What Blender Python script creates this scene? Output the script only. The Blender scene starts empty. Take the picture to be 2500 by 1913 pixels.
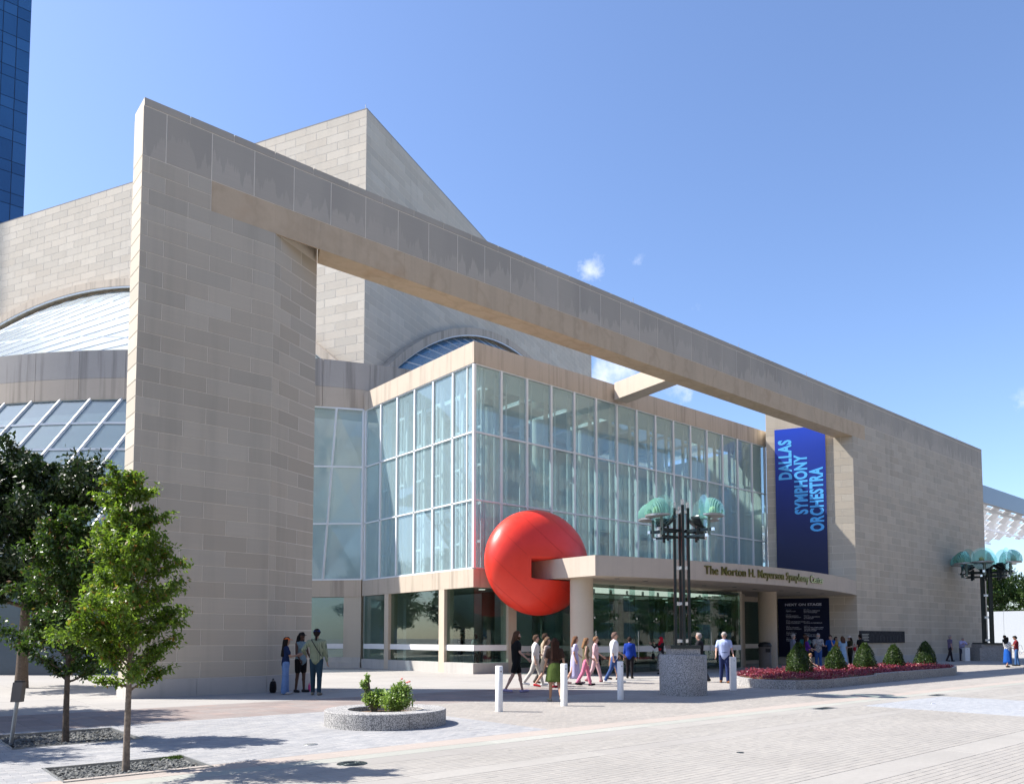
import bpy, bmesh, math, random
import numpy as np
from mathutils import Vector, Matrix
SC = bpy.context.scene
COL = SC.collection
rnd = random.Random(7)
R = math.radians

# ------------------------------------------------------------------ camera
# world X runs along the street front of the hall, Y away from the street, Z up
AZ, PITCH, F_PX, EYE = R(49.6), R(3.4), 1900.0, 1.6
cd = bpy.data.cameras.new('camera'); cam = bpy.data.objects.new('camera', cd); COL.objects.link(cam)
cd.sensor_fit = 'HORIZONTAL'; cd.sensor_width = 36.0; cd.lens = 36.0 * F_PX / 2500.0
cd.shift_y = 0.1946; cd.clip_start = 0.1; cd.clip_end = 4000
cam.location = (0, 0, EYE); cam.rotation_euler = (R(90) + PITCH, 0, AZ - R(90))
SC.camera = cam

# ------------------------------------------------------------------ sky, sun, exposure
LD = Vector((0.70, -0.714)).normalized(); ELEV = R(48.0)
world = bpy.data.worlds.new('World'); SC.world = world; world.use_nodes = True
wn, wl = world.node_tree.nodes, world.node_tree.links
wn.clear()
wout = wn.new('ShaderNodeOutputWorld'); wbg = wn.new('ShaderNodeBackground'); sky = wn.new('ShaderNodeTexSky')
sky.sky_type = 'NISHITA'; sky.sun_disc = False; sky.sun_elevation = ELEV
sky.sun_rotation = math.atan2(-LD.x, -LD.y); sky.altitude = 150; sky.air_density = 1.0; sky.dust_density = 0.8; sky.ozone_density = 3.2
wbg.inputs['Strength'].default_value = 0.122
def wnode(t, **kw):
    n = wn.new(t)
    for k, v in kw.items(): setattr(n, k, v)
    return n
def wmath(op, a, b=None, clamp=False):
    n = wnode('ShaderNodeMath', operation=op, use_clamp=clamp)
    for i, v in enumerate((a, b)):
        if v is None: continue
        if isinstance(v, (int, float)): n.inputs[i].default_value = v
        else: wl.new(v, n.inputs[i])
    return n.outputs[0]
wgeo = wnode('ShaderNodeNewGeometry'); wneg = wnode('ShaderNodeVectorMath', operation='SCALE'); wneg.inputs['Scale'].default_value = -1.0
wl.new(wgeo.outputs['Incoming'], wneg.inputs[0]); wdir = wneg.outputs[0]
cn = wnode('ShaderNodeTexNoise'); cn.inputs['Scale'].default_value = 17.0; cn.inputs['Detail'].default_value = 7; cn.inputs['Roughness'].default_value = 0.62
wl.new(wdir, cn.inputs['Vector'])
def sky_dir(px, py):
    f = Vector((math.cos(AZ) * math.cos(PITCH), math.sin(AZ) * math.cos(PITCH), math.sin(PITCH)))
    r = Vector((math.sin(AZ), -math.cos(AZ), 0)); u = r.cross(f)
    return (f + r * (px - 1250) / F_PX - u * (py - 1443.1) / F_PX).normalized()
cl = None
for px, py, w, amp in [(1440, 668, .022, .9), (1550, 640, .014, .45), (1500, 905, .045, .7), (1690, 965, .035, .6), (2498, 985, .016, .45), (1660, 780, .03, .3), (395, 140, .02, .14), (1330, 860, .05, .6), (2800, 900, .07, .6), (-300, 1150, .1, .7)]:
    dp = wnode('ShaderNodeVectorMath', operation='DISTANCE'); wl.new(wdir, dp.inputs[0]); dp.inputs[1].default_value = sky_dir(px, py)
    m = wmath('MULTIPLY', wmath('SUBTRACT', 1.0, wmath('DIVIDE', dp.outputs['Value'], w * 1.5), True), amp)
    cl = m if cl is None else wmath('MAXIMUM', cl, m)
cs = wmath('MULTIPLY', wmath('SUBTRACT', wmath('ADD', wmath('MULTIPLY', cl, 0.42), cn.outputs['Fac']), 0.66), 3.0, True)
cs = wmath('MULTIPLY', cs, wmath('MULTIPLY', cl, 2.2, True), True)
wmix = wnode('ShaderNodeMix', data_type='RGBA'); wl.new(cs, wmix.inputs['Factor']); wtint = wnode('ShaderNodeMix', data_type='RGBA', blend_type='MULTIPLY'); wtint.inputs['Factor'].default_value = 1; wl.new(sky.outputs[0], wtint.inputs['A']); wtint.inputs['B'].default_value = (.96, .975, 1.07, 1); wl.new(wtint.outputs['Result'], wmix.inputs['A']); wmix.inputs['B'].default_value = (5.4, 5.6, 6.0, 1)
wl.new(wmix.outputs['Result'], wbg.inputs['Color']); wl.new(wbg.outputs[0], wout.inputs[0])
sl = bpy.data.lights.new('sun', 'SUN'); sl.energy = 5.0; sl.angle = R(0.53); sl.color = (1.0, 0.945, 0.87)
sun = bpy.data.objects.new('sun', sl); COL.objects.link(sun); sun.location = (-60, 70, 90)
sun.rotation_euler = Vector((LD.x * math.cos(ELEV), LD.y * math.cos(ELEV), -math.sin(ELEV))).to_track_quat('-Z', 'Y').to_euler()
SC.view_settings.view_transform = 'Standard'; SC.view_settings.look = 'None'; SC.view_settings.gamma = 1; SC.view_settings.exposure = 1.0
SC.view_settings.use_curve_mapping = False
SC.cycles.max_bounces = 8; SC.cycles.transparent_max_bounces = 16; SC.cycles.caustics_reflective = False; SC.cycles.caustics_refractive = False

# ------------------------------------------------------------------ materials
MATS = {}
class N:
    """small node-tree helper"""
    def __init__(s, name):
        s.m = bpy.data.materials.new(name); s.m.use_nodes = True; s.t = s.m.node_tree; s.t.nodes.clear()
        s.out = s.t.nodes.new('ShaderNodeOutputMaterial'); MATS[name] = s.m
    def n(s, typ, **kw):
        x = s.t.nodes.new(typ)
        for k, v in kw.items(): setattr(x, k, v)
        return x
    def put(s, sock, v):
        if hasattr(v, 'is_output'): s.t.links.new(v, sock)
        elif isinstance(v, (tuple, list)) and len(v) == 3 and sock.type == 'RGBA': sock.default_value = (*v, 1)
        else: sock.default_value = v
    def math(s, op, a, b=0.0, clamp=False):
        x = s.n('ShaderNodeMath', operation=op, use_clamp=clamp); s.put(x.inputs[0], a); s.put(x.inputs[1], b); return x.outputs[0]
    def mix(s, f, a, b, blend='MIX'):
        x = s.n('ShaderNodeMix', data_type='RGBA', blend_type=blend); s.put(x.inputs['Factor'], f); s.put(x.inputs['A'], a); s.put(x.inputs['B'], b); return x.outputs['Result']
    def pos(s, scale=(1, 1, 1)):
        g = s.n('ShaderNodeNewGeometry'); v = s.n('ShaderNodeVectorMath', operation='MULTIPLY'); s.put(v.inputs[0], g.outputs['Position']); v.inputs[1].default_value = scale; return v.outputs[0]
    def noise(s, scale, detail=4, rough=.55, vec=None, vs=(1, 1, 1)):
        x = s.n('ShaderNodeTexNoise'); x.inputs['Scale'].default_value = scale; x.inputs['Detail'].default_value = detail; x.inputs['Roughness'].default_value = rough
        s.put(x.inputs['Vector'], s.pos(vs) if vec is None else vec); return x.outputs['Fac']
    def rand(s):
        o = s.n('ShaderNodeObjectInfo').outputs['Random']; g = s.n('ShaderNodeNewGeometry').outputs['Random Per Island']
        return s.math('FRACT', s.math('ADD', s.math('MULTIPLY', o, 7.31), g))
    def remap(s, v, a, b, c=0.0, d=1.0):
        x = s.n('ShaderNodeMapRange'); x.clamp = True
        for i, q in enumerate((v, a, b, c, d)): s.put(x.inputs[i], q)
        return x.outputs[0]
    def bump(s, h, strength=.3, dist=.01):
        x = s.n('ShaderNodeBump'); x.inputs['Strength'].default_value = strength; x.inputs['Distance'].default_value = dist; s.put(x.inputs['Height'], h); return x.outputs[0]
    def bsdf(s, col, rough=.8, spec=.3, metal=0.0, normal=None, **kw):
        x = s.n('ShaderNodeBsdfPrincipled'); s.put(x.inputs['Base Color'], col); s.put(x.inputs['Roughness'], rough); s.put(x.inputs['Specular IOR Level'], spec); s.put(x.inputs['Metallic'], metal)
        if normal is not None: s.put(x.inputs['Normal'], normal)
        for k, v in kw.items(): s.put(x.inputs[k], v)
        return x.outputs[0]
    def done(s, sh): s.t.links.new(sh, s.out.inputs[0]); return s.m

def m_plain(name, col, rough=.7, spec=.3, metal=0.0, var=.06, scale=8.0, **kw):
    k = N(name); f = k.noise(scale, 3)
    c = k.mix(f, tuple(max(0, v * (1 - var * 2)) for v in col), tuple(min(1, v * (1 + var * 2)) for v in col))
    return k.done(k.bsdf(c, rough, spec, metal, **kw))
def m_stone(name, col, var=.10, warm=.05, streak=.25, drip=False, bump=.25):
    k = N(name); r = k.rand()
    a = tuple(v * (1 - var) for v in col); b = tuple(min(1, v * (1 + var)) for v in col)
    c = k.mix(r, a, b)
    c = k.mix(k.math('MULTIPLY', k.math('FRACT', k.math('MULTIPLY', r, 13.7)), warm * 4), c, (col[0] * 1.02, col[1] * .93, col[2] * .84))
    bed = k.noise(3.0, 5, .6, vs=(.35, .35, 5.0))
    c = k.mix(k.remap(bed, .35, .75, 0, .22), c, tuple(v * .82 for v in col))
    s1 = k.noise(1.0, 6, .6, vs=(1.6, 1.6, .12))
    c = k.mix(k.remap(s1, .52, .78, 0, streak), c, tuple(v * .62 for v in col))
    big = k.noise(.12, 3, .5)
    c = k.mix(k.remap(big, .35, .7, 0, .12), c, tuple(v * .8 for v in col))
    if drip:   # water marks running down from the coping: ragged lower edge
        z = k.n('ShaderNodeSeparateXYZ'); k.put(z.inputs[0], k.pos())
        edge = k.noise(1.0, 5, .65, vs=(3.2, .01, .01)); edge2 = k.noise(1.0, 2, .5, vs=(.55, .01, .01))
        lim = k.math('ADD', k.math('MULTIPLY', edge, 3.0), k.math('MULTIPLY', edge2, 1.6))
        lim = k.math('SUBTRACT', 17.55, lim)
        dm = k.remap(k.math('SUBTRACT', z.outputs[2], lim), -.04, .05)
        c = k.mix(k.math('MULTIPLY', dm, k.remap(k.noise(.5, 2, .5, vs=(1, .01, .01)), .3, .65, .1, .6)), c, (col[0] * .66, col[1] * .68, col[2] * .70))
    fine = k.noise(60, 4, .7)
    c = k.mix(k.remap(fine, .3, .7, 0, .08), c, tuple(v * .7 for v in col))
    return k.done(k.bsdf(c, .85, .2, normal=k.bump(k.noise(25, 5, .7), bump, .01)))
def m_concrete(name, col, stain=.3, streak=.3, crack=0.0, rust=0.0):
    k = N(name); n1 = k.noise(.8, 6, .6); n2 = k.noise(9, 5, .65); st = k.noise(1.0, 6, .62, vs=(2.4, 2.4, .1))
    c = k.mix(n1, tuple(v * .9 for v in col), tuple(min(1, v * 1.1) for v in col))
    c = k.mix(k.remap(n2, .35, .75, 0, .15), c, tuple(v * .75 for v in col))
    c = k.mix(k.remap(st, .5, .66, 0, streak), c, (col[0] * .42, col[1] * .42, col[2] * .42))
    if crack:
        v = k.n('ShaderNodeTexVoronoi', feature='DISTANCE_TO_EDGE'); v.inputs['Scale'].default_value = .62; v.inputs['Randomness'].default_value = .9
        w = k.n('ShaderNodeVectorMath', operation='ADD'); nz = k.n('ShaderNodeTexNoise'); nz.inputs['Scale'].default_value = 1.6; nz.inputs['Detail'].default_value = 4; k.put(nz.inputs['Vector'], k.pos())
        k.put(w.inputs[0], k.pos((1, 2.2, .2))); k.put(w.inputs[1], nz.outputs['Color']); k.put(v.inputs['Vector'], w.outputs[0])
        cr = k.remap(v.outputs['Distance'], 0.0, .09, 1, 0)
        c = k.mix(k.math('MULTIPLY', cr, k.math('MULTIPLY', k.noise(.9, 2), crack)), c, (col[0] * .42, col[1] * .34, col[2] * .26))
    if rust:
        rr = k.remap(k.noise(.55, 3, .6), .62, .75, 0, rust); c = k.mix(rr, c, (.36, .16, .045))
    return k.done(k.bsdf(c, .85, .22, normal=k.bump(k.noise(40, 5, .7), .2, .008)))
def m_granite(name, a, b, scale=60):
    k = N(name); n = k.noise(scale, 2, .5); n2 = k.noise(scale * 2.1, 2, .5)
    c = k.mix(k.remap(n, .46, .54), a, b); c = k.mix(k.remap(n2, .6, .66, 0, .8), c, (.55, .53, .5))
    c = k.mix(k.remap(k.noise(1.2, 4), .4, .8, 0, .25), c, tuple(v * .6 for v in a))
    return k.done(k.bsdf(c, .75, .3, normal=k.bump(n, .3, .006)))
def m_paver(name, cols, bumpy=.2, stain=.25, detail=14):
    k = N(name); r = k.rand(); c = cols[0]
    for i, q in enumerate(cols[1:]):
        f = k.math('FRACT', k.math('MULTIPLY', r, 3.3 + 5.1 * i)); c = k.mix(k.remap(f, .25, .9), c, q)
    c = k.mix(k.remap(k.noise(.5, 5, .65), .42, .72, 0, stain), c, tuple(v * .55 for v in cols[0]))
    c = k.mix(k.remap(k.noise(detail, 5, .7), .4, .75, 0, .3), c, tuple(v * .6 for v in cols[0]))
    vo = k.n('ShaderNodeTexVoronoi'); vo.inputs['Scale'].default_value = 1.15; k.put(vo.inputs['Vector'], k.pos((1, 1, .1)))
    c = k.mix(k.math('MULTIPLY', k.remap(vo.outputs['Distance'], .018, .04, 1, 0), .55), c, tuple(v * .3 for v in cols[0]))      # old gum and drips
    c = k.mix(k.remap(k.noise(1.0, 4, .6, vs=(.16, 1.6, 1)), .56, .72, 0, .22), c, tuple(v * .6 for v in cols[0]))               # scuffing along the street
    return k.done(k.bsdf(c, .8, .25, normal=k.bump(k.noise(30, 4, .7), bumpy, .006)))
def m_leaf(name, a, b, rough=.45, spec=.35, trans=.35, accent=None):
    k = N(name); r = k.rand(); c = k.mix(r, a, b)
    if accent: c = k.mix(k.remap(k.math('FRACT', k.math('MULTIPLY', r, 17.3)), .93, .96), c, accent)
    p = k.bsdf(c, rough, spec); t = k.n('ShaderNodeBsdfTranslucent'); k.put(t.inputs[0], k.mix(.5, c, (b[0] * 1.3, b[1] * 1.5, b[2] * .6)))
    mx = k.n('ShaderNodeMixShader'); mx.inputs[0].default_value = trans; k.t.links.new(p, mx.inputs[1]); k.t.links.new(t.outputs[0], mx.inputs[2])
    return k.done(mx.outputs[0])
def m_glass(name, tint, frit=0.0, fritcol=(.7, .8, .8), ior=1.5, rough=.01, fritmask=False):
    k = N(name); tr = k.n('ShaderNodeBsdfTransparent'); k.put(tr.inputs[0], tint); sh = tr.outputs[0]
    if frit:
        df = k.n('ShaderNodeBsdfDiffuse'); k.put(df.inputs[0], fritcol); tl = k.n('ShaderNodeBsdfTranslucent'); k.put(tl.inputs[0], fritcol)
        m0 = k.n('ShaderNodeMixShader'); m0.inputs[0].default_value = .2; k.t.links.new(df.outputs[0], m0.inputs[1]); k.t.links.new(tl.outputs[0], m0.inputs[2])
        m1 = k.n('ShaderNodeMixShader')
        f = frit
        if fritmask:   # horizontal rods / slat pattern at 5 cm pitch
            z = k.n('ShaderNodeSeparateXYZ'); k.put(z.inputs[0], k.pos()); w = k.math('FRACT', k.math('MULTIPLY', z.outputs[2], 1 / .052))
            f = k.math('MULTIPLY', k.math('GREATER_THAN', w, .45), frit * 1.8)
        k.put(m1.inputs[0], f); k.t.links.new(sh, m1.inputs[1]); k.t.links.new(m0.outputs[0], m1.inputs[2]); sh = m1.outputs[0]
    gl = k.n('ShaderNodeBsdfGlossy'); gl.inputs['Roughness'].default_value = rough; k.put(gl.inputs['Color'], (.9, .97, .96))
    lw = k.n('ShaderNodeLayerWeight'); lw.inputs['Blend'].default_value = .5; f0 = ((ior - 1) / (ior + 1)) ** 2     # Schlick, same on both faces of a pane
    if rough > .005:
        nb = k.bump(k.noise(.35, 2, .4), .08, .05); k.put(gl.inputs['Normal'], nb)
    fr = k.math('ADD', f0, k.math('MULTIPLY', k.math('POWER', lw.outputs['Facing'], 5.0), 1 - f0))
    m2 = k.n('ShaderNodeMixShader'); k.t.links.new(fr, m2.inputs[0]); k.t.links.new(sh, m2.inputs[1]); k.t.links.new(gl.outputs[0], m2.inputs[2])
    return k.done(m2.outputs[0])

m_stone('limestone', (.505, .455, .37), var=.12, warm=.08, streak=.42)
m_stone('limestone_panel', (.475, .43, .36), var=.05, warm=.03, streak=.12, drip=True)
m_stone('limestone_hall', (.55, .50, .42), var=.10, warm=.06, streak=.28)
m_plain('mortar', (.72, .665, .57), .9, .1, var=.04)
m_plain('mortar_dark', (.33, .31, .28), .9, .1, var=.04)
m_concrete('concrete_band', (.545, .43, .30), streak=.16, crack=.3, rust=.22)
m_concrete('concrete_tan', (.50, .425, .34), streak=.5)
m_concrete('concrete_canopy', (.52, .45, .37), streak=.14)
m_concrete('concrete_column', (.55, .47, .37), streak=.06)
m_concrete('concrete_dark', (.40, .37, .335), streak=.6)
m_concrete('concrete_plinth', (.47, .45, .42), streak=.2)
m_paver('concrete_slab', [(.345, .33, .31), (.37, .355, .33)], stain=.18)
m_paver('concrete_strip', [(.34, .325, .30), (.31, .295, .275)], stain=.3)
m_paver('paver_dark', [(.245, .205, .19), (.31, .25, .225), (.27, .24, .225)], stain=.3)
m_paver('paver_grey', [(.33, .33, .335), (.38, .375, .37), (.29, .295, .305)], stain=.3)
m_paver('paver_rose', [(.33, .307, .28), (.355, .327, .297), (.31, .29, .265)], stain=.3)
m_paver('paver_road', [(.325, .308, .283), (.34, .322, .294), (.31, .295, .273)], stain=.28)
m_paver('paver_blue', [(.34, .355, .375), (.37, .38, .395), (.32, .335, .36)], stain=.2)
m_paver('kerb_pink', [(.37, .325, .29), (.39, .34, .305)], stain=.2)
m_paver('kerb_green', [(.34, .345, .31), (.37, .37, .335)], stain=.25)
m_plain('joint_sand', (.30, .275, .25), .95, .1, var=.15, scale=4)
m_plain('asphalt_far', (.30, .28, .26), .9, .2, var=.1, scale=.4)
m_granite('granite', (.15, .15, .155), (.46, .45, .435), 52)
m_granite('granite_warm', (.20, .19, .18), (.43, .41, .385), 42)
m_plain('white_paint', (.78, .78, .77), .45, .4, var=.04)
m_plain('white_frame', (.70, .73, .75), .4, .4, var=.03)
m_plain('white_rail', (.80, .80, .79), .5, .3, var=.02)
m_plain('dark_metal', (.022, .034, .038), .32, .5, .4, var=.2)
m_plain('patina_metal', (.15, .21, .20), .4, .5, .5, var=.2)
m_plain('bright_metal', (.72, .74, .76), .25, .5, .8, var=.05)
m_plain('steel_grey', (.33, .34, .34), .4, .5, .6, var=.1)
m_plain('bronze', (.20, .19, .07), .22, .6, .85, var=.4, scale=3)
m_plain('plaque_dark', (.028, .028, .032), .7, .1, var=.6, scale=6)
m_plain('bin_brown', (.17, .145, .125), .6, .3)
m_plain('black_plastic', (.018, .018, .02), .45, .4)
m_plain('interior_wall', (.66, .64, .60), .8, .2)
m_plain('interior_dark', (.17, .16, .15), .8, .2)
m_plain('interior_white', (.60, .63, .63), .6, .3)
m_plain('interior_ceiling', (.62, .62, .58), .8, .2)
m_plain('soil', (.13, .085, .055), .95, .1, var=.4, scale=30)
m_plain('bark', (.115, .09, .07), .9, .15, var=.35, scale=25)
m_plain('bark_pale', (.20, .165, .135), .9, .15, var=.35, scale=25)
m_paver('gravel', [(.13, .135, .13), (.22, .22, .21), (.09, .095, .095)], stain=.1)
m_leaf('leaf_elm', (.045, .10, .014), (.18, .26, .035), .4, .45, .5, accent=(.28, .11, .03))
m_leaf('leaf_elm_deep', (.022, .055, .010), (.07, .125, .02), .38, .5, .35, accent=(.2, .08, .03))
m_leaf('leaf_oak', (.010, .026, .008), (.026, .05, .012), .45, .35, .2)
m_leaf('leaf_far', (.03, .065, .015), (.07, .12, .025), .5, .3, .3)
m_leaf('leaf_rose', (.12, .22, .05), (.30, .40, .11), .4, .4, .35)
m_leaf('leaf_box', (.012, .035, .006), (.06, .105, .014), .45, .35, .2)
m_leaf('leaf_begonia', (.12, .012, .035), (.32, .055, .09), .4, .4, .25, accent=(.55, .25, .2))
m_leaf('rose_petal', (.75, .25, .2), (.85, .4, .35), .5, .3, .3)
m_plain('weed_green', (.10, .16, .03), .7, .2, var=.3, scale=60)
m_glass('glass_wall', (.87, .95, .96), .19, (.68, .85, .90), 1.6, .012, True)
m_glass('glass_clear', (.68, .78, .765), 0, ior=1.75, rough=.004)
m_glass('glass_roof_sunlit', (.80, .90, .92), .6, (.93, .97, .97), 1.55, .012)  # roof in the sun: its white sunlit look is put into the frit
m_glass('glass_roof_sky', (.66, .82, .90), .45, (.30, .58, .85), 2.2, .012)  # same roof in shade: the blue sky reflection is put into the frit colour
m_glass('glass_lamp', (.66, .88, .84), .52, (.24, .48, .40), 1.5, .02)
m_glass('glass_slope', (.70, .80, .86), .24, (.34, .42, .48), 1.7, .012)
m_glass('glass_disc', (.82, .95, .94), .05, (.6, .8, .78), 1.5, .004)
k = N('lit_tube'); e_ = k.n('ShaderNodeEmission'); e_.inputs[0].default_value = (1, .95, .85, 1); e_.inputs[1].default_value = 0.6; k.done(e_.outputs[0])
m_plain('lamp_glow', (.62, .66, .30), .5, .3)
k = N('tower_glass'); r_ = k.rand()
c_ = k.mix(r_, (.014, .07, .19), (.028, .11, .27)); c_ = k.mix(k.remap(k.noise(.06, 2), .4, .7, 0, .5), c_, (.035, .15, .36))
k.done(k.bsdf(c_, .12, .6, normal=k.bump(k.noise(.25, 2), .06, .05)))
m_plain('tower_frame', (.01, .03, .08), .4, .4)
k = N('ball_red'); n_ = k.noise(1.1, 4, .6)
c_ = k.mix(n_, (.74, .030, .016), (.80, .045, .022)); c_ = k.mix(k.remap(k.noise(6, 5, .7), .55, .75, 0, .22), c_, (.40, .012, .012))
k.done(k.bsdf(c_, k.remap(k.noise(3, 4), .3, .7, .36, .5), .4, normal=k.bump(k.noise(1.6, 3, .5), .12, .05), **{'Coat Weight': .15, 'Coat Roughness': .25}))
m_plain('ball_seam', (.30, .008, .008), .5, .3)
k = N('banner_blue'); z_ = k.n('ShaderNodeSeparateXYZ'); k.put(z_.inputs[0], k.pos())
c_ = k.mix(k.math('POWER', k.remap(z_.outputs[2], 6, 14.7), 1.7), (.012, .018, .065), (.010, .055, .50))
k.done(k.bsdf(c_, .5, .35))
m_plain('banner_text', (.10, .46, .92), .5, .3, var=.02)
m_plain('poster_navy', (.008, .013, .042), .6, .15)
m_plain('poster_text', (.68, .72, .84), .5, .3, var=.02)
m_plain('poster_line', (.02, .10, .25), .5, .3)
m_plain('louvre_white', (.78, .79, .80), .5, .3)
m_plain('pavilion_fascia', (.17, .20, .235), .35, .4, .3)
m_plain('hoarding_shaded', (.40, .43, .46), .5, .3)  # white panels; the tree shade on them is put into this grey-blue
m_plain('roofing', (.25, .24, .23), .9, .1)
m_plain('plaque_mark', (.05, .05, .054), .7, .1)
m_plain('office_stone', (.24, .215, .19), .85, .2)
m_plain('office_glass', (.03, .06, .09), .1, .6)
M = MATS
# ------------------------------------------------------------------ object helpers
WL = {}
def link(o, parent=None, loc=(0, 0, 0), rz=0.0):
    """link an object whose world position is loc (parents are never rotated unless their children sit at local zero)"""
    COL.objects.link(o); loc = Vector(loc); WL[o.name] = loc
    if parent is not None: o.parent = parent; o.location = loc - WL[parent.name]
    else: o.location = loc
    o.rotation_euler = (0, 0, rz); return o
def tag(o, label=None, cat=None, group=None, kind=None):
    if label: o['label'] = label
    if cat: o['category'] = cat
    if group: o['group'] = group
    if kind: o['kind'] = kind
    return o
def thing(name, label, cat, loc=(0, 0, 0), rz=0.0, group=None):
    return tag(link(bpy.data.objects.new(name, None), None, loc, rz), label, cat, group)
class MB:
    """mesh builder: boxes, prisms, tubes, quads; build() links ONE mesh object"""
    def __init__(s): s.v = []; s.f = []; s.mi = []; s.sm = []
    def add(s, vs, fs, mi=0, smooth=False):
        b = len(s.v); s.v += [tuple(p) for p in vs]; s.f += [tuple(i + b for i in f) for f in fs]; s.mi += [mi] * len(fs); s.sm += [smooth] * len(fs); return s
    def box(s, x0, x1, y0, y1, z0, z1, mi=0):
        return s.add([(x0, y0, z0), (x1, y0, z0), (x1, y1, z0), (x0, y1, z0), (x0, y0, z1), (x1, y0, z1), (x1, y1, z1), (x0, y1, z1)],
                     [(0, 3, 2, 1), (4, 5, 6, 7), (0, 1, 5, 4), (1, 2, 6, 5), (2, 3, 7, 6), (3, 0, 4, 7)], mi)
    def bar(s, a, b, w, h, mi=0, up=(0, 0, 1)):
        a, b = Vector(a), Vector(b); d = (b - a).normalized(); u = Vector(up)
        if abs(d.dot(u)) > .98: u = Vector((1, 0, 0))
        r = d.cross(u).normalized() * (w / 2); u = r.cross(d).normalized() * (h / 2)
        vs = [a - r - u, a + r - u, a + r + u, a - r + u, b - r - u, b + r - u, b + r + u, b - r + u]
        return s.add(vs, [(0, 1, 2, 3), (7, 6, 5, 4), (4, 5, 1, 0), (5, 6, 2, 1), (6, 7, 3, 2), (7, 4, 0, 3)], mi)
    def prism(s, pts, z0, z1, mi=0, smooth=False):
        n = len(pts); vs = [(p[0], p[1], z0) for p in pts] + [(p[0], p[1], z1) for p in pts]
        s.add(vs, [tuple(range(n - 1, -1, -1)), tuple(range(n, 2 * n))], mi)
        return s.add(vs, [(i, (i + 1) % n, (i + 1) % n + n, i + n) for i in range(n)], mi, smooth)
    def tube(s, path, rad, seg=8, mi=0, cap=True):
        path = [Vector(p) for p in path]; n = len(path); rad = rad if isinstance(rad, (list, tuple)) else [rad] * n; vs = []; prev = None
        for i, p in enumerate(path):
            d = (path[min(i + 1, n - 1)] - path[max(i - 1, 0)]).normalized()
            if prev is None: a = d.cross(Vector((0, 0, 1)) if abs(d.z) < .95 else Vector((1, 0, 0))).normalized()
            else: a = (prev - d * prev.dot(d)).normalized()
            prev = a; b = d.cross(a)
            vs += [p + (a * math.cos(2 * math.pi * j / seg) + b * math.sin(2 * math.pi * j / seg)) * rad[i] for j in range(seg)]
        fs = [(i * seg + j, i * seg + (j + 1) % seg, (i + 1) * seg + (j + 1) % seg, (i + 1) * seg + j) for i in range(n - 1) for j in range(seg)]
        s.add(vs, fs, mi, True)
        if cap: s.add(vs[:seg], [tuple(range(seg - 1, -1, -1))], mi); s.add(vs[-seg:], [tuple(range(seg))], mi)
        return s
    def lathe(s, prof, seg=24, mi=0, c=(0, 0, 0), smooth=True, a0=0.0, a1=2 * math.pi):
        full = abs(a1 - a0 - 2 * math.pi) < 1e-6; m = seg if full else seg + 1; vs = []
        for r, z in prof:
            for j in range(m):
                t = a0 + (a1 - a0) * j / seg; vs.append((c[0] + r * math.cos(t), c[1] + r * math.sin(t), c[2] + z))
        fs = []
        for i in range(len(prof) - 1):
            for j in range(seg):
                j2 = (j + 1) % m; fs.append((i * m + j, i * m + j2, (i + 1) * m + j2, (i + 1) * m + j))
        return s.add(vs, fs, mi, smooth)
    def quad(s, a, b, c, d, mi=0): return s.add([a, b, c, d], [(0, 1, 2, 3)], mi)
    def slab(s, a, b, c, d, t, mi=0):
        """four corners (any orientation) thickened by t against the normal"""
        a, b, c, d = map(Vector, (a, b, c, d)); n = (b - a).cross(d - a).normalized() * t
        vs = [a, b, c, d, a - n, b - n, c - n, d - n]
        return s.add(vs, [(0, 1, 2, 3), (7, 6, 5, 4), (4, 5, 1, 0), (5, 6, 2, 1), (6, 7, 3, 2), (7, 4, 0, 3)], mi)
    def mesh(s, name, mats):
        me = bpy.data.meshes.new(name); me.from_pydata(s.v, [], s.f); mats = mats if isinstance(mats, (list, tuple)) else [mats]
        for m in mats: me.materials.append(M[m] if isinstance(m, str) else m)
        if any(s.mi): me.polygons.foreach_set('material_index', s.mi)
        if any(s.sm): me.polygons.foreach_set('use_smooth', s.sm)
        me.update(); return me
    def build(s, name, mats, parent=None, loc=(0, 0, 0), rz=0.0): return link(bpy.data.objects.new(name, s.mesh(name, mats)), parent, loc, rz)
def inst(name, me, parent=None, loc=(0, 0, 0), rz=0.0): return link(bpy.data.objects.new(name, me), parent, loc, rz)
def local(o, parent):
    COL.objects.link(o); o.parent = parent; WL[o.name] = Vector(WL[parent.name]); return o

_blk = {}
def block_vf(L, h, d=.05, c=.005, g=.018):
    """a facing stone seen from -y: x 0..L, z 0..h, joint g, front arris c"""
    q = g / 2; x0, x1, z0, z1 = q, L - q, q, h - q
    vs = [(x0 + c, 0, z0 + c), (x1 - c, 0, z0 + c), (x1 - c, 0, z1 - c), (x0 + c, 0, z1 - c), (x0, c, z0), (x1, c, z0), (x1, c, z1), (x0, c, z1), (x0, d, z0), (x1, d, z0), (x1, d, z1), (x0, d, z1)]
    fs = [(0, 1, 2, 3)] + [(i, i + 4, (i + 1) % 4 + 4, (i + 1) % 4) for i in range(4)] + [(i + 4, i + 8, (i + 1) % 4 + 8, (i + 1) % 4 + 4) for i in range(4)]
    return vs, fs
def block_mesh(L, h, mat, **kw):
    key = (round(L, 3), round(h, 3), mat, tuple(kw.items()))
    if key not in _blk:
        b = MB(); b.add(*block_vf(L, h, **kw)); _blk[key] = b.mesh('facing_stone', mat)
    return _blk[key]
def rot2(p, a): return (p[0] * math.cos(a) - p[1] * math.sin(a), p[0] * math.sin(a) + p[1] * math.cos(a), p[2])
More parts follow.
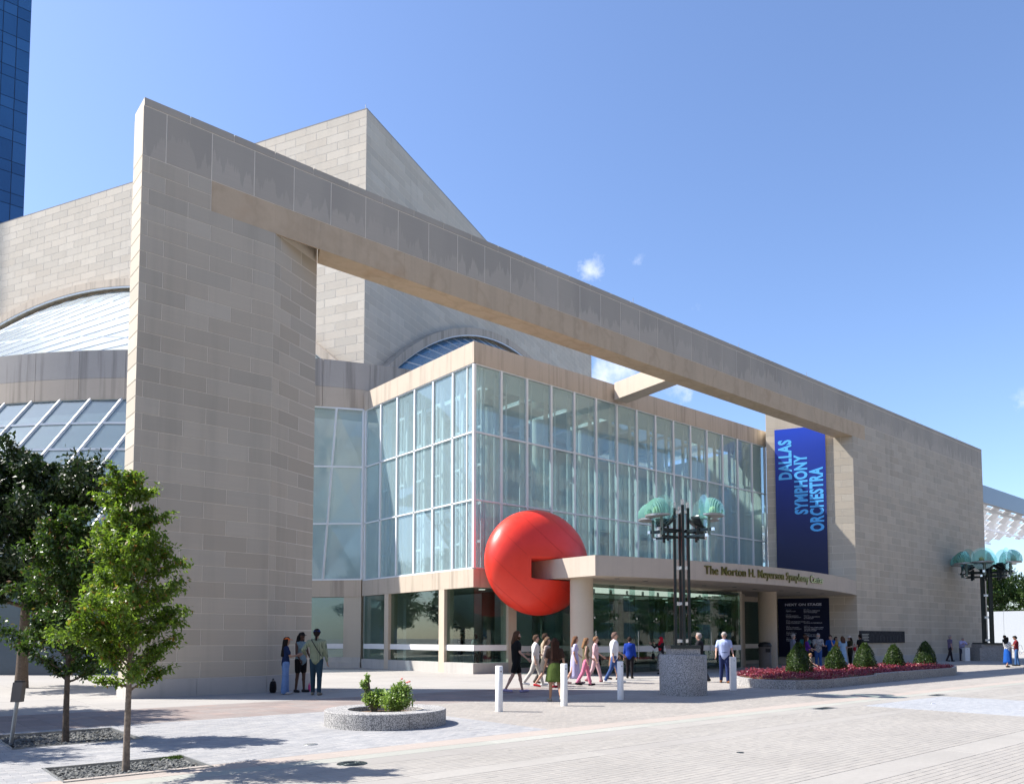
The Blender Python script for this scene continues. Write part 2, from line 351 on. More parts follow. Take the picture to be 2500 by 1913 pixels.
def lay_blocks(specs, name, rest, mat, parent, limit=300, eye=(0, 0, 1.6), **kw):
    """specs: (x, y, z, angle, L, h) world; the limit nearest become single objects, the rest ONE 'stuff' part"""
    eye = Vector(eye); specs = sorted(specs, key=lambda q: (Vector(q[:3]) - eye).length)
    for x, y, z, a, L, h in specs[:limit]: inst(name, block_mesh(L, h, mat, **kw), parent, (x, y, z), a)
    if specs[limit:]:
        b = MB()
        for x, y, z, a, L, h in specs[limit:]:
            vs, fs = block_vf(L, h, **kw); b.add([(p[0] + x, p[1] + y, p[2] + z) for p in (rot2(v, a) for v in vs)], fs)
        tag(b.build(rest, mat, parent, (0, 0, 0)) if parent is None else _off(b, rest, mat, parent), kind='stuff')
def _off(b, name, mat, parent):
    p = WL[parent.name]; b.v = [(x - p.x, y - p.y, z - p.z) for x, y, z in b.v]; return b.build(name, mat, parent, p)
def off(b, name, mat, parent): return _off(b, name, mat, parent)
def course(u0, u1, first, step):
    """joint positions of one course between u0 and u1"""
    js = [u0]; x = first
    while x <= u0 + .1: x += step
    while x < u1 - .1: js.append(x); x += step
    return js + [u1]
def text_mb(txt, size=1.0, sx=1.0, bold=0.0, depth=.01, spacing=1.0):
    cu = bpy.data.curves.new('t', 'FONT'); cu.body = txt; cu.size = size; cu.offset = bold; cu.extrude = depth; cu.space_character = spacing; cu.resolution_u = 3
    o = bpy.data.objects.new('t', cu); COL.objects.link(o); dg = bpy.context.evaluated_depsgraph_get(); me = o.evaluated_get(dg).to_mesh()
    vs = [(v.co.x * sx, v.co.y, v.co.z) for v in me.vertices]; fs = [tuple(p.vertices) for p in me.polygons]
    o.evaluated_get(dg).to_mesh_clear(); bpy.data.objects.remove(o); bpy.data.curves.remove(cu)
    return vs, fs

def split_glyphs(vs, fs):
    """separate letters: islands of the text mesh whose x-ranges overlap belong to one letter"""
    par = list(range(len(vs)))
    def find(i):
        while par[i] != i: par[i] = par[par[i]]; i = par[i]
        return i
    for f in fs:
        for i in f[1:]: par[find(i)] = find(f[0])
    isl = {}
    for f in fs: isl.setdefault(find(f[0]), []).append(f)
    items = []
    for fl in isl.values():
        xs = [vs[i][0] for f in fl for i in f]; items.append([min(xs), max(xs), fl])
    items.sort(key=lambda q: q[0]); out = []
    for a, b, fl in items:
        if out and a < out[-1][1] - .3 * min(b - a, out[-1][1] - out[-1][0]): out[-1][2] += fl; out[-1][1] = max(b, out[-1][1])
        else: out.append([a, b, list(fl)])
    res = []
    for a, b, fl in out:
        ids = sorted({i for f in fl for i in f}); mp = {i: k for k, i in enumerate(ids)}; res.append(([vs[i] for i in ids], [tuple(mp[i] for i in f) for f in fl]))
    return res
TH = R(26.5); E2 = Vector((math.cos(TH), math.sin(TH), 0)); G2 = Vector((-math.sin(TH), math.cos(TH), 0))
# ================================================================== GROUND
g = MB(); g.quad((-900, -900, -.07), (900, -900, -.07), (900, 900, -.07), (-900, 900, -.07))
ground = tag(g.build('ground', 'joint_sand'), kind='structure')
PITS = [(1.87, 3.52, 9.86, 11.05), (1.85, 3.62, 13.3, 15.25)]
def pave(name, u0, u1, v0, v1, pu, pv, mat, objs=False, stagger=False, gap=.004, holes=(), jitter=.0008, lim=300):
    """paving units laid on the ground; objs -> each unit an object of its own, nearest 'lim'"""
    st = tag(link(bpy.data.objects.new(name, None)), kind='structure') if objs else None
    big = MB(); cells = []
    nv = max(1, round((v1 - v0) / pv)); dv = (v1 - v0) / nv
    for j in range(nv):
        o = (pu / 2 if stagger and j % 2 else 0.0); n = int(math.ceil((u1 - u0 + o) / pu))
        for i in range(n):
            a = max(u0, u0 - o + i * pu); b = min(u1, u0 - o + (i + 1) * pu); c = v0 + j * dv; d = c + dv
            if b - a < .03: continue
            if any(b > h[0] and a < h[1] and d > h[2] and c < h[3] for h in holes): 
                h = [h for h in holes if b > h[0] and a < h[1] and d > h[2] and c < h[3]][0]
                if a < h[0] - .03: b = h[0]
                elif b > h[1] + .03: a = h[1]
                elif c < h[2] - .03: d = h[2]
                elif d > h[3] + .03: c = h[3]
                else: continue
            cells.append((a, b, c, d))
    def vf(w, l, z):
        q = gap / 2; c = .0025
        vs = [(q + c, q + c, z), (w - q - c, q + c, z), (w - q - c, l - q - c, z), (q + c, l - q - c, z), (q, q, z - c), (w - q, q, z - c), (w - q, l - q, z - c), (q, l - q, z - c), (q, q, -.06), (w - q, q, -.06), (w - q, l - q, -.06), (q, l - q, -.06)]
        return vs, [(0, 1, 2, 3)] + [(i, i + 4, (i + 1) % 4 + 4, (i + 1) % 4) for i in range(4)] + [(i + 4, i + 8, (i + 1) % 4 + 8, (i + 1) % 4 + 4) for i in range(4)]
    if objs:
        cells.sort(key=lambda q: (q[0] - 0) ** 2 + q[2] ** 2); cache = {}
        for a, b, c, d in cells[:lim]:
            key = (round(b - a, 3), round(d - c, 3))
            if key not in cache: t = MB(); t.add(*vf(b - a, d - c, 0)); cache[key] = t.mesh('paving_unit', mat)
            inst('paver', cache[key], st, (a, c, rnd.uniform(-jitter, jitter)))
        cells = cells[lim:]
    if not cells: return st
    for a, b, c, d in cells:
        vs, fs = vf(b - a, d - c, rnd.uniform(-jitter, jitter)); big.add([(x + a, y + c, z) for x, y, z in vs], fs)
    o = big.build('pavers' if objs else name, mat, st); tag(o, kind='stuff' if objs else 'structure'); return st
# concrete apron in front of the hall, cast in big slabs
pave('pavement_apron', -8, 50, 18.95, 27.1, 2.5, 2.04, 'concrete_slab', True, gap=.016, jitter=.0008)
pave('pavement_forecourt', -40, 150, 27.1, 60, 4.0, 4.1, 'concrete_slab', gap=.016)
pave('pavement_side', 50, 150, 18.95, 27.1, 2.5, 2.04, 'concrete_slab', gap=.016)
pave('pavement_end', -40, -8, 9.2, 27.1, 2.0, 1.8, 'concrete_slab', gap=.016)
# brown slabs, grey and rose brick paving, kerb bands, street of small pavers
pave('brown_paving', -8, 17.2, 15.63, 18.95, .42, .415, 'paver_dark', True, jitter=.001)
pave('rose_paving_far', 17.2, 60, 15.63, 18.95, .4, .2, 'paver_rose', stagger=True)
pave('grey_paving', -8, 9.4, 10.05, 15.63, .2, .1, 'paver_grey', stagger=True, holes=PITS)
pave('rose_paving', 9.4, 22, 10.05, 15.63, .2, .1, 'paver_rose', stagger=True)
pave('rose_paving_side', 22, 60, 10.05, 15.63, .4, .2, 'paver_rose', stagger=True)
pave('rose_paving_end', 60, 150, 9.2, 18.95, 1.0, .98, 'paver_rose', stagger=True)
pave('pink_kerb', -8, 60, 9.55, 10.05, 1.2, .5, 'kerb_pink', True, gap=.008)
pave('green_kerb', -8, 60, 9.2, 9.55, 1.2, .35, 'kerb_green', True, gap=.008)
pave('gutter', -40, 150, 8.72, 9.2, 3.0, .48, 'concrete_strip', True, gap=.012)
CROSS = (18.3, 22.9, 4.62, 8.70)
pave('road_edge', -8, 18.3, 7.75, 8.72, .2, .1, 'paver_road', True)
pave('road_strip', -40, 18.3, 7.35, 7.75, 3.0, .4, 'concrete_strip', True, gap=.012)
pave('road', -8, 18.3, 4.62, 7.35, .2, .1, 'paver_road', True)
pave('crossing', 18.3, 22.9, 4.62, 8.72, .2, .1, 'paver_blue', stagger=True)
pave('road_edge_side', 22.9, 60, 7.75, 8.72, .2, .1, 'paver_road')
pave('road_strip_side', 22.9, 150, 7.35, 7.75, 3.0, .4, 'concrete_strip', gap=.012)
pave('road_side', 22.9, 60, 4.62, 7.35, .4, .2, 'paver_road')
pave('road_centre_strip', -40, 150, 4.08, 4.62, 4.0, .54, 'concrete_strip', True, gap=.014)
pave('road_near', 2, 26, 1.6, 4.08, .2, .1, 'paver_road')
pave('road_rest', -60, 150, -8, 1.6, 1.5, .8, 'paver_road')
pave('road_rest_side', 26, 150, 1.6, 4.08, 1.5, .83, 'paver_road'); pave('road_rest_end', -60, 2, 1.6, 4.08, 1.5, .83, 'paver_road')
pave('road_far', 60, 150, 4.62, 8.72, 1.5, .82, 'paver_road'); pave('road_west', -60, -8, 4.62, 8.72, 1.5, .82, 'paver_road')
pave('far_pavement', -60, 150, -14, -8, 2.0, 2.0, 'concrete_slab', gap=.016)
# tree pits: loose dark stones inside steel edging
def stone_vf(c, s):
    vs = []
    for k in range(6):
        d = Vector(((1, 0, 0), (-1, 0, 0), (0, 1, 0), (0, -1, 0), (0, 0, 1), (0, 0, -1))[k]); vs.append(d * s * rnd.uniform(.6, 1.1) * (.55 if k > 3 else 1))
    a = rnd.uniform(0, 6.28); t = rnd.uniform(-.5, .5)
    Rm = Matrix.Rotation(a, 3, 'Z') @ Matrix.Rotation(t, 3, 'X')
    return [Rm @ v + Vector(c) for v in vs], [(0, 2, 4), (2, 1, 4), (1, 3, 4), (3, 0, 4), (2, 0, 5), (1, 2, 5), (3, 1, 5), (0, 3, 5)]
for i, (a, b, c, d) in enumerate(PITS):
    pit = thing('tree_pit', ['sunlit tree pit filled with loose grey stones, weeds at one corner', 'shaded tree pit of dark stones with a leaning meter post in it'][i], 'tree pit', ((a + b) / 2, (c + d) / 2, -.06), group='tree pits with loose stones')
    m = MB(); w = .02
    m.box(a, a + w, c, d, -.06, .012); m.box(b - w, b, c, d, -.06, .012); m.box(a + w, b - w, c, c + w, -.06, .0115); m.box(a + w, b - w, d - w, d, -.06, .0115)
    off(m, 'edging', 'steel_grey', pit)
    m = MB()
    for _ in range(2300):
        m.add(*stone_vf((rnd.uniform(a + .06, b - .06), rnd.uniform(c + .06, d - .06), rnd.uniform(-.05, -.012)), rnd.uniform(.022, .046)))
    tag(off(m, 'loose_stones', 'gravel', pit), kind='stuff')
    if i == 0:
        m = MB()
        for _ in range(500):
            x, y = b - abs(rnd.gauss(0, .10)) - .04, d - abs(rnd.gauss(0, .07)) - .03; h = rnd.uniform(.02, .06); t = rnd.uniform(0, 6.28)
            dx, dy = math.cos(t) * .006, math.sin(t) * .006
            m.add([(x - dx, y - dy, -.03), (x + dx, y + dy, -.03), (x + rnd.uniform(-.02, .02), y + rnd.uniform(-.02, .02), h - .02)], [(0, 1, 2)])
        tag(off(m, 'weeds', 'weed_green', pit), kind='stuff')
# covers and drains
def cover(name, label, cat, x, y, r, mat='steel_grey', sq=None, rings=0):
    t = thing(name, label, cat, (x, y, .0))
    m = MB()
    if sq: m.box(-sq[0] / 2, sq[0] / 2, -sq[1] / 2, sq[1] / 2, -.03, .006)
    else: m.lathe([(0, .006), (r, .006), (r + .004, .002), (r + .004, -.03)], 28)
    m.build('cover_plate', mat, t, (x, y, 0))
    if sq:
        n = 7
        for i in range(n):
            b = MB(); q = sq[0] * .8; b.box(-q / 2 + q * i / n + .012, -q / 2 + q * (i + 1) / n - .012, -sq[1] * .35, sq[1] * .35, .006, .012); b.build('grate_bar', 'dark_metal', t, (x, y, 0))
    for i in range(rings):
        b = MB(); q = r * (.35 + .25 * i); b.lathe([(q, .006), (q, .011), (q + .02, .011), (q + .02, .006)], 24); b.build('ring', 'dark_metal', t, (x, y, 0))
cover('manhole_cover', 'dark ringed manhole cover let into the gutter beside the round planter', 'manhole cover', 4.95, 8.96, .19, 'dark_metal', None, 2)
cover('utility_cover', 'small round cover in the grey paving in front of the round planter', 'utility cover', 5.35, 10.95, .10)
cover('street_drain', 'dark drain grate in the gutter beside the flower bed', 'drain', 16.9, 9.35 - .4, 0, 'steel_grey', (.75, .3))
cover('street_drain', 'drain grate in the gutter at the far end of the flower bed', 'drain', 23.2, 8.95, 0, 'steel_grey', (.75, .3))
cover('valve_cover', 'tiny valve cover alone in the street paving', 'valve cover', 9.55, 6.3, .05, 'dark_metal')
cover('reflector_stud', 'pale round stud in the blue-grey crossing', 'road stud', 20.2, 7.9, .06, 'bright_metal')
# ================================================================== PORTAL WALL (pylon, long beam, end wall)
V0, VT = 22.2, 23.12            # front and back plane
U0, UK, UJ, U1 = 5.62, 9.42, 46.2, 67.6
ZT, ZC, ZB, ZS, ZP = 16.42, 16.2, 14.79, 13.88, .49
CH = (VT - V0) / math.sin(TH)   # splayed jamb length
UE = UK + CH * math.cos(TH)     # where the splay meets the back plane
portal = thing('portal_wall', 'long limestone portal wall with tall pylon, beam across the forecourt and end wall', 'wall', (U0, V0, 0))
D = .05
# cores behind the facing
def core(pts, z0, z1, name, mat='mortar'):
    m = MB(); m.prism(pts, z0, z1); return off(m, name, mat, portal)
core([(U0 + .010, V0 + .010), (UK - .002, V0 + .010), (UE - .012, VT - .004), (U0 + .010, VT - .02)], 0, ZT - .03, 'pylon_core')
JW = 5.06                       # banner wall length
J = Vector((UJ, V0, 0))
p1 = J + G2 * JW
core([(UJ + .009, V0 + .010), (U1 - .02, V0 + .010), (U1 - .02, VT + .6), (p1.x + .9, p1.y + .5), (p1.x + .011, p1.y)], 0, ZT - .03, 'end_wall_core')
core([(UK - .001, V0 + .010), (UJ + .008, V0 + .010), (UJ - .6, VT - .02), (UE + .1, VT - .02)], ZB, ZT - .03, 'beam_core')
# facing stones
H = (ZB - ZP) / 32
st = []
for i in range(32):
    z = ZP + i * H; odd = (31 - i) % 2 == 0
    js = course(U0, UK, 5.76 if odd else 4.97, 1.1 if False else 1.26)
    if odd: js = [U0, 5.80, 6.86, 8.12, UK]
    else: js = [U0, 6.23, 7.49, 8.75, UK]
    top = z + H / 2 > ZS
    for a, b in zip(js, js[1:]):
        if top and b > 7.5: 
            if a < 7.45: b = 7.49
            else: continue
        st.append((a, V0, z, 0, b - a, H))
    if z + H / 2 < ZS:          # splayed jamb of the pylon
        js = [0, .30, 1.26, CH] if odd else [0, .78, CH]
        for a, b in zip(js, js[1:]): st.append((UK + a * math.cos(TH), V0 + a * math.sin(TH), z, TH, b - a, H))
    # end wall front
    js = course(UJ, U1, UJ + (.62 if odd else 1.25), 1.26)
    for a, b in zip(js, js[1:]):
        if top and b < 47.9: continue
        if top and a < 47.8: a = 47.8
        st.append((a, V0, z, 0, b - a, H))
    # banner wall facing the forecourt (runs back from the jamb)
    if z + H / 2 < ZT:
        js = course(0, JW, .7 if odd else 1.3, 1.26)
        for a, b in zip(js, js[1:]):
            q = J + G2 * b; st.append((q.x, q.y, z, TH - R(90), b - a, H))
    # lit end of the pylon
    st.append((U0, VT, z, R(-90), VT - V0, H))
lay_blocks(st, 'stone', 'stones', 'limestone', portal, 300, d=D)
# tall fascia panels, coping, concrete band
js = course(U0, U1, 6.23, 1.26)
for a, b in zip(js, js[1:]): inst('fascia_panel', block_mesh(b - a, ZC - ZB, 'limestone_panel', d=D, g=.03), portal, (a, V0, ZB))
js = course(U0, U1, 5.6, 1.26)
for a, b in zip(js, js[1:]):
    m = MB(); m.box(.012, b - a - .012, -.004, VT - V0 + .01, .01, ZT - ZC); m.build('coping_stone', 'limestone_panel', portal, (a, V0, ZC + .006))
inst('fascia_panel', block_mesh(VT - V0, ZC - ZB, 'limestone', d=D), portal, (U0, VT, ZB), R(-90))
q = J + G2 * JW; inst('fascia_panel', block_mesh(JW, ZC - ZB, 'limestone', d=D), portal, (q.x, q.y, ZB), TH - R(90))
# concrete band: in the pylon face it is flush, over the opening it is the whole beam underside
m = MB(); m.box(7.5, UK, V0 + .001, V0 + .04, ZS + .006, ZB - .008); off(m, 'band', 'concrete_band', portal)
js = course(UK, 47.8, 10.9, 3.15)
for a, b in zip(js, js[1:]):
    m = MB()
    if b <= UE + .05 or a >= UJ - .05: m.box(a + .002, b - .002, V0 + .001, V0 + .05, ZS, ZB - .008)
    else:
        m.prism([(a + .002, V0 + .001), (b - .002, V0 + .001), (b - .002, VT), (max(a, UE) + .002 if a < UE else a + .002, VT)], ZS, ZB - .008)
    off(m, 'band', 'concrete_band', portal)
m = MB(); m.box(U0 + 2, U1, VT - .02, VT, ZB, ZT - .03); off(m, 'back_face', 'limestone', portal)
# plinth
for a, b in [(U0 - .03, 7.4), (7.4, UK - .02)]:
    m = MB(); m.box(a + .004, b - .004, V0 - .03, VT + .02, 0, ZP - .006); off(m, 'plinth', 'concrete_plinth', portal)
m = MB(); c_, s_ = math.cos(TH), math.sin(TH)
m.prism([(UK - .015, V0 - .03), (UE + .03, VT - .03), (UE - .2, VT + .02), (UK - .015, VT + .02)], 0, ZP - .007); off(m, 'plinth', 'concrete_plinth', portal)
js = course(UJ, U1, UJ + 2.2, 2.2)
for a, b in zip(js, js[1:]):
    m = MB(); m.box(a + .004, b - .004, V0 - .03, V0 + .2, 0, ZP - .006); off(m, 'plinth', 'concrete_plinth', portal)
for a, b in [(.02, 1.6), (1.6, 3.3), (3.3, JW)]:
    A_, B_ = J + G2 * a, J + G2 * b; n = E2 * -.03
    m = MB(); m.prism([A_ + n, A_ + E2 * .1, B_ + E2 * .1, B_ + n][::1], 0, ZP - .008); off(m, 'plinth', 'concrete_plinth', portal)
for u in (26.3, 34.6, 41.4, 56.0, 63.5):
    m = MB(); m.tube([(u, 22.5, ZT), (u, 22.5, ZT + .42)], .012, 5); off(m, 'lightning_rod', 'steel_grey', portal)
# strut tying the beam back to the glass foyer
m = MB(); m.prism([(29.66, VT + .002), (30.56, VT + .002), (31.04, 27.06), (30.08, 27.06)], 14.03, 14.93)
tag(m.build('strut_beam', 'concrete_canopy'), 'short pale concrete strut joining the long beam to the glass foyer roof', 'beam')
# plaque on the end wall
t = thing('wall_plaque', 'long dark engraved plaque fixed low on the end wall', 'plaque', (49.4, V0 - .05, 1.28))
m = MB(); m.box(46.35, 52.55, V0 - .05, V0 - .001, 1.28, 2.02); pnl = off(m, 'panel', 'plaque_dark', t)
for i in range(5):
    m = MB(); m.box(46.6, 47.5 - .1 * (i % 2), V0 - .056, V0 - .0505, 1.80 - i * .09, 1.83 - i * .09); off(m, 'engraved_line', 'steel_grey', pnl)
for i in range(9):
    m = MB(); x = 48.0 + i * .48; h = rnd.uniform(.25, .5); m.box(x, x + rnd.uniform(.08, .2), V0 - .058, V0 - .0505, 1.36, 1.36 + h); off(m, 'engraved_mark', 'plaque_mark', pnl)

# ================================================================== BANNER AND POSTER
bw = J - E2 * .15               # the print hangs 15 cm off the wall
def on_banner(s, z, d=0.0):     # s metres from the jamb, d proud of the print
    q = bw + G2 * s - E2 * d; return (q.x, q.y, z)
def banner(name, label, s0, s1, z0, z1, mat):
    t = thing(name, label, 'banner', tuple(on_banner((s0 + s1) / 2, z0)))
    m = MB(); m.slab(on_banner(s1, z0), on_banner(s0, z0), on_banner(s0, z1), on_banner(s1, z1), .03); pr = off(m, 'print', mat, t)
    m = MB()
    for a, b, c, d in [(s0 + .02, s0 + .08, z0 + .02, z1 - .02), (s1 - .08, s1 - .02, z0 + .02, z1 - .02), (s0 + .08, s1 - .08, z0 + .02, z0 + .08), (s0 + .08, s1 - .08, z1 - .08, z1 - .02)]:
        m.slab(on_banner(b, c, -.031), on_banner(a, c, -.031), on_banner(a, d, -.031), on_banner(b, d, -.031), .1)
    off(m, 'frame', 'steel_grey', t); return pr
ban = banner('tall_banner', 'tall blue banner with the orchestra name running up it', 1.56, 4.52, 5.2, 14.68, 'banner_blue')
for word, s, z0, z1, cap in [('DALLAS', 4.33, 11.47, 13.98, .81), ('SYMPHONY', 3.42, 9.24, 12.98, .80), ('ORCHESTRA', 2.54, 8.12, 12.11, .82)]:
    vs, fs = text_mb(word, 1.0, 1.0, .04, .004, 1.10)
    xs = [v[0] for v in vs]; ys = [v[1] for v in vs]; ax, ay = (z1 - z0) / (max(xs) - min(xs)), cap / (max(ys) - min(ys))
    # letters read upwards: their tops point to the left of the print
    for gv, gf in split_glyphs(vs, fs):
        m = MB(); m.add([on_banner(s - cap + (v[1] - min(ys)) * ay, z0 + (v[0] - min(xs)) * ax, .005 + v[2]) for v in gv], gf); off(m, 'letter', 'banner_text', ban)
pos = banner('event_poster', 'dark navy poster listing the coming concerts under NEXT ON STAGE', 1.56, 4.52, .43, 4.02, 'poster_navy')
def poster_text(txt, s_left, z, cap, width=None, name='lettering', mat='poster_text', bold=.012):
    vs, fs = text_mb(txt, 1.0, 1.0, bold, .003)
    xs = [v[0] for v in vs]; ys = [v[1] for v in vs]; ay = cap / .73
    ax = (width / (max(xs) - min(xs))) if width else ay * 1.12
    put = lambda q: [on_banner(s_left - (v[0] - min(xs)) * ax, z + v[1] * ay, .004 + v[2]) for v in q]
    if cap > .1:
        for gv, gf in split_glyphs(vs, fs): m = MB(); m.add(put(gv), gf); off(m, 'letter', mat, pos)
    else: m = MB(); m.add(put(vs), fs); tag(off(m, name, mat, pos), kind='stuff')
poster_text('NEXT ON STAGE', 4.10, 3.57, .15, 2.11, bold=.02)
m = MB(); m.slab(on_banner(4.1, 3.44, .004), on_banner(2.0, 3.44, .004), on_banner(2.0, 3.455, .004), on_banner(4.1, 3.455, .004), .003); off(m, 'rule', 'poster_line', pos)
LA = [(3.30, 'APR 10-12', ['AMERICA 250']), (3.02, 'APR 16-19', ["MENDELSSOHN'S", 'ITALIAN SYMPHONY']), (2.66, 'APR 22', ["STEVE HACKMAN'S IGOR", 'DAMN STRAVINSKY']), (2.30, 'APR 25', ['SPRING SENSORY-', 'FRIENDLY CONCERT']), (1.94, 'APR 30 - MAY 3', ["STRAVINSKY'S", 'THE FIREBIRD']), (1.58, 'MAY 7', ["BEETHOVEN'S", 'SYMPHONY'])]
LB = [(3.32, 'MAY 15-17', ["MAHLER'S SYMPHONY", 'OF A THOUSAND']), (2.95, 'MAY 22-24', ['TOP GUN: MAVERICK', 'IN CONCERT']), (2.58, 'MAY 28-30', ['DVORAK & KORNGOLD']), (2.30, 'JUNE 11-13', ['BEETHOVEN SYMPHONIES', 'ACROSS AMERICA WITH', 'JIM BEAUCHAMP']), (1.85, 'JUNE 19-21', ['SONGS OF THE 60S', 'SINATRA & THE 70S']), (1.48, 'JUNE 26', ['BACK TO THE 80S', 'IN CONCERT'])]
for s_, lst in ((4.06, LA), (3.02, LB)):
    for z, d_, lines in lst:
        poster_text(d_, s_, z, .045, bold=.0)
        for i, ln in enumerate(lines): poster_text(ln, s_, z - .10 - i * .095, .062)

# ================================================================== CONCERT HALL BLOCK
K = Vector((24.06, 42.65, 0)); HT = 35.5; LR, LL = 48.3, 60.0
hall = thing('concert_hall', 'tall pale limestone concert hall block rising behind the beam', 'concert hall', (K.x, K.y, 0))
k1, k2, k3 = K + E2 * LR, K + E2 * LR + G2 * LL, K + G2 * LL
ins = .010
m = MB(); m.prism([K + E2 * ins + G2 * ins, k1 - E2 * ins + G2 * ins, k2, k3 + E2 * ins], 0, HT - .03); off(m, 'core', 'mortar', hall)
AC, AZc, AR = 25.7, -8.2, 36.0  # arch on each face: centre along the face, centre height, radius
def arch_z(s): return AZc + math.sqrt(max(0, AR * AR - (s - AC) ** 2))
hs = []; CHh, SL = .547, 1.69; nC = 31
for i in range(nC):
    z = HT - (i + 1) * CHh
    if z < 17: break
    odd = i % 2
    js = course(0, LR, .55 if odd else 1.4, SL)
    for a, b in zip(js, js[1:]):
        if max(arch_z(a), arch_z(b)) > z + CHh + .05 and z < 28 and min(arch_z(a), arch_z(b)) > z + CHh: continue
        q = K + E2 * a; hs.append((q.x, q.y, z, TH, b - a, CHh))
    js = course(0, LL, .55 if odd else 1.4, SL)
    for a, b in zip(js, js[1:]):
        if min(arch_z(a), arch_z(b)) > z + CHh: continue
        q = K + G2 * b; hs.append((q.x, q.y, z, TH - R(90), b - a, CHh))
lay_blocks(hs, 'stone', 'stones', 'limestone_hall', hall, 300, g=.028, c=.006, d=.05)
m = MB(); m.prism([K - E2 * .004 - G2 * .004, k1 - G2 * .004, k2, k3 - E2 * .004], HT - .02, HT + .05); off(m, 'roof', 'roofing', hall)
m = MB(); q = K + E2 * .3 + G2 * .3; m.tube([(q.x, q.y, HT), (q.x, q.y, HT + .55)], .02, 5); off(m, 'lightning_rod', 'steel_grey', hall)
# ---- drum: round concrete band, with glass roofs above and sloping glazing below
DC, DR = Vector((32.0, 67.58, 0)), 32.34
def ring(a, r=DR, z=0.0): return Vector((DC.x + r * math.cos(a), DC.y + r * math.sin(a), z))
drum = thing('round_foyer', 'round foyer with weathered concrete ring and glass roofs around the hall', 'rotunda', (DC.x - DR, DC.y, 0))
a0, a1, nb = R(-172), R(-78), 21
for i in range(nb):
    for z0, z1, mt in ((14.03, 15.12, 'concrete_tan'), (15.13, 16.62, 'concrete_dark')):
        b = MB(); A_ = a0 + (a1 - a0) * i / nb + .0003; B_ = a0 + (a1 - a0) * (i + 1) / nb - .0003
        arc = [A_ + (B_ - A_) * j / 6 for j in range(7)]
        b.prism([ring(t) for t in arc] + [ring(t, DR - .7) for t in arc[::-1]], z0, z1); off(b, 'ring_panel', mt, drum)
b = MB(); arc = [a0 + (a1 - a0) * j / 60 for j in range(61)]
b.prism([ring(t, DR - .705) for t in arc] + [ring(t, DR - 3) for t in arc[::-1]], 14.2, 14.6); off(b, 'inner_slab', 'interior_ceiling', drum)
def lens(axis, outn, glass, nm, s_list):
    """glass roof from the arch on one hall face to the ring: straight rafters square to the face"""
    root = drum; rows = (0, .28, .56, .8, 1.0)
    pts = []
    for s in s_list:
        P = K + axis * s; z = arch_z(s) - .25
        # walk outwards to the ring
        w = P - DC; bq = w.dot(outn); cq = w.dot(w) - (DR - .35) ** 2; t = -bq + math.sqrt(bq * bq - cq)
        Q = P + outn * t; pts.append((Vector((P.x, P.y, z)) + outn * .06, Vector((Q.x, Q.y, 16.66))))
    for (A, B) in pts:
        b = MB(); b.bar(A, B, .06, .09); off(b, 'rafter', 'white_frame', root)
    for i in range(len(pts) - 1):
        (A, B), (C_, D_) = pts[i], pts[i + 1]
        for r0, r1 in zip(rows, rows[1:]):
            b = MB(); b.slab(B.lerp(A, r0), D_.lerp(C_, r0), D_.lerp(C_, r1), B.lerp(A, r1), .02); off(b, 'roof_pane', glass, root)
        for r0 in rows[:-1]:
            b = MB(); b.bar(B.lerp(A, r0) + Vector((0, 0, .03)), D_.lerp(C_, r0) + Vector((0, 0, .03)), .08, .08); off(b, 'purlin', 'white_frame', root)
    b = MB(); inner = [K + axis * s + Vector((0, 0, arch_z(s))) for s in [s_list[0] + (s_list[-1] - s_list[0]) * j / 40 for j in range(41)]]
    for A, B in zip(inner, inner[1:]): b.bar(A + outn * .3 + Vector((0, 0, .12)), B + outn * .3 + Vector((0, 0, .12)), .8, .55)
    off(b, 'arch_rib', 'concrete_tan', root)
    b = MB()
    for A, B in zip(inner, inner[1:]): b.bar(A + outn * .62 - Vector((0, 0, .22)), B + outn * .62 - Vector((0, 0, .22)), .08, .10)
    off(b, 'arch_frame', 'white_frame', root)
lens(G2, -E2, 'glass_roof_sunlit', 'west', [1.2 + 1.5 * i for i in range(33)])
lens(E2, -G2, 'glass_roof_sky', 'south', [1.2 + 1.5 * i for i in range(29)])
# sloping lower glazing west of the pylon
lo = []
for i in range(17):
    t = R(-171) + i * R(3); P = ring(t, DR - .1, 14.03); lo.append((P, P - E2 * 6.9 + Vector((0, 0, -9.6))))
for A, B in lo:
    b = MB(); b.bar(A, B, .10, .2); off(b, 'rafter', 'white_frame', drum)
rows = [i / 6 for i in range(7)]
for (A, B), (C_, D_) in zip(lo, lo[1:]):
    for r0, r1 in zip(rows, rows[1:]):
        b = MB(); b.slab(B.lerp(A, r0), D_.lerp(C_, r0), D_.lerp(C_, r1), B.lerp(A, r1), .02); off(b, 'roof_pane', 'glass_slope', drum)
    for r0 in rows:
        b = MB(); b.bar(B.lerp(A, r0) + Vector((-.02, 0, .03)), D_.lerp(C_, r0) + Vector((-.02, 0, .03)), .09, .1); off(b, 'purlin', 'white_frame', drum)
b = MB(); lw = [B for A, B in lo]; b.prism([(p.x, p.y) for p in lw] + [(p.x + .9, p.y + .5) for p in lw[::-1]], 0, 4.4); off(b, 'base_wall', 'office_glass', drum)
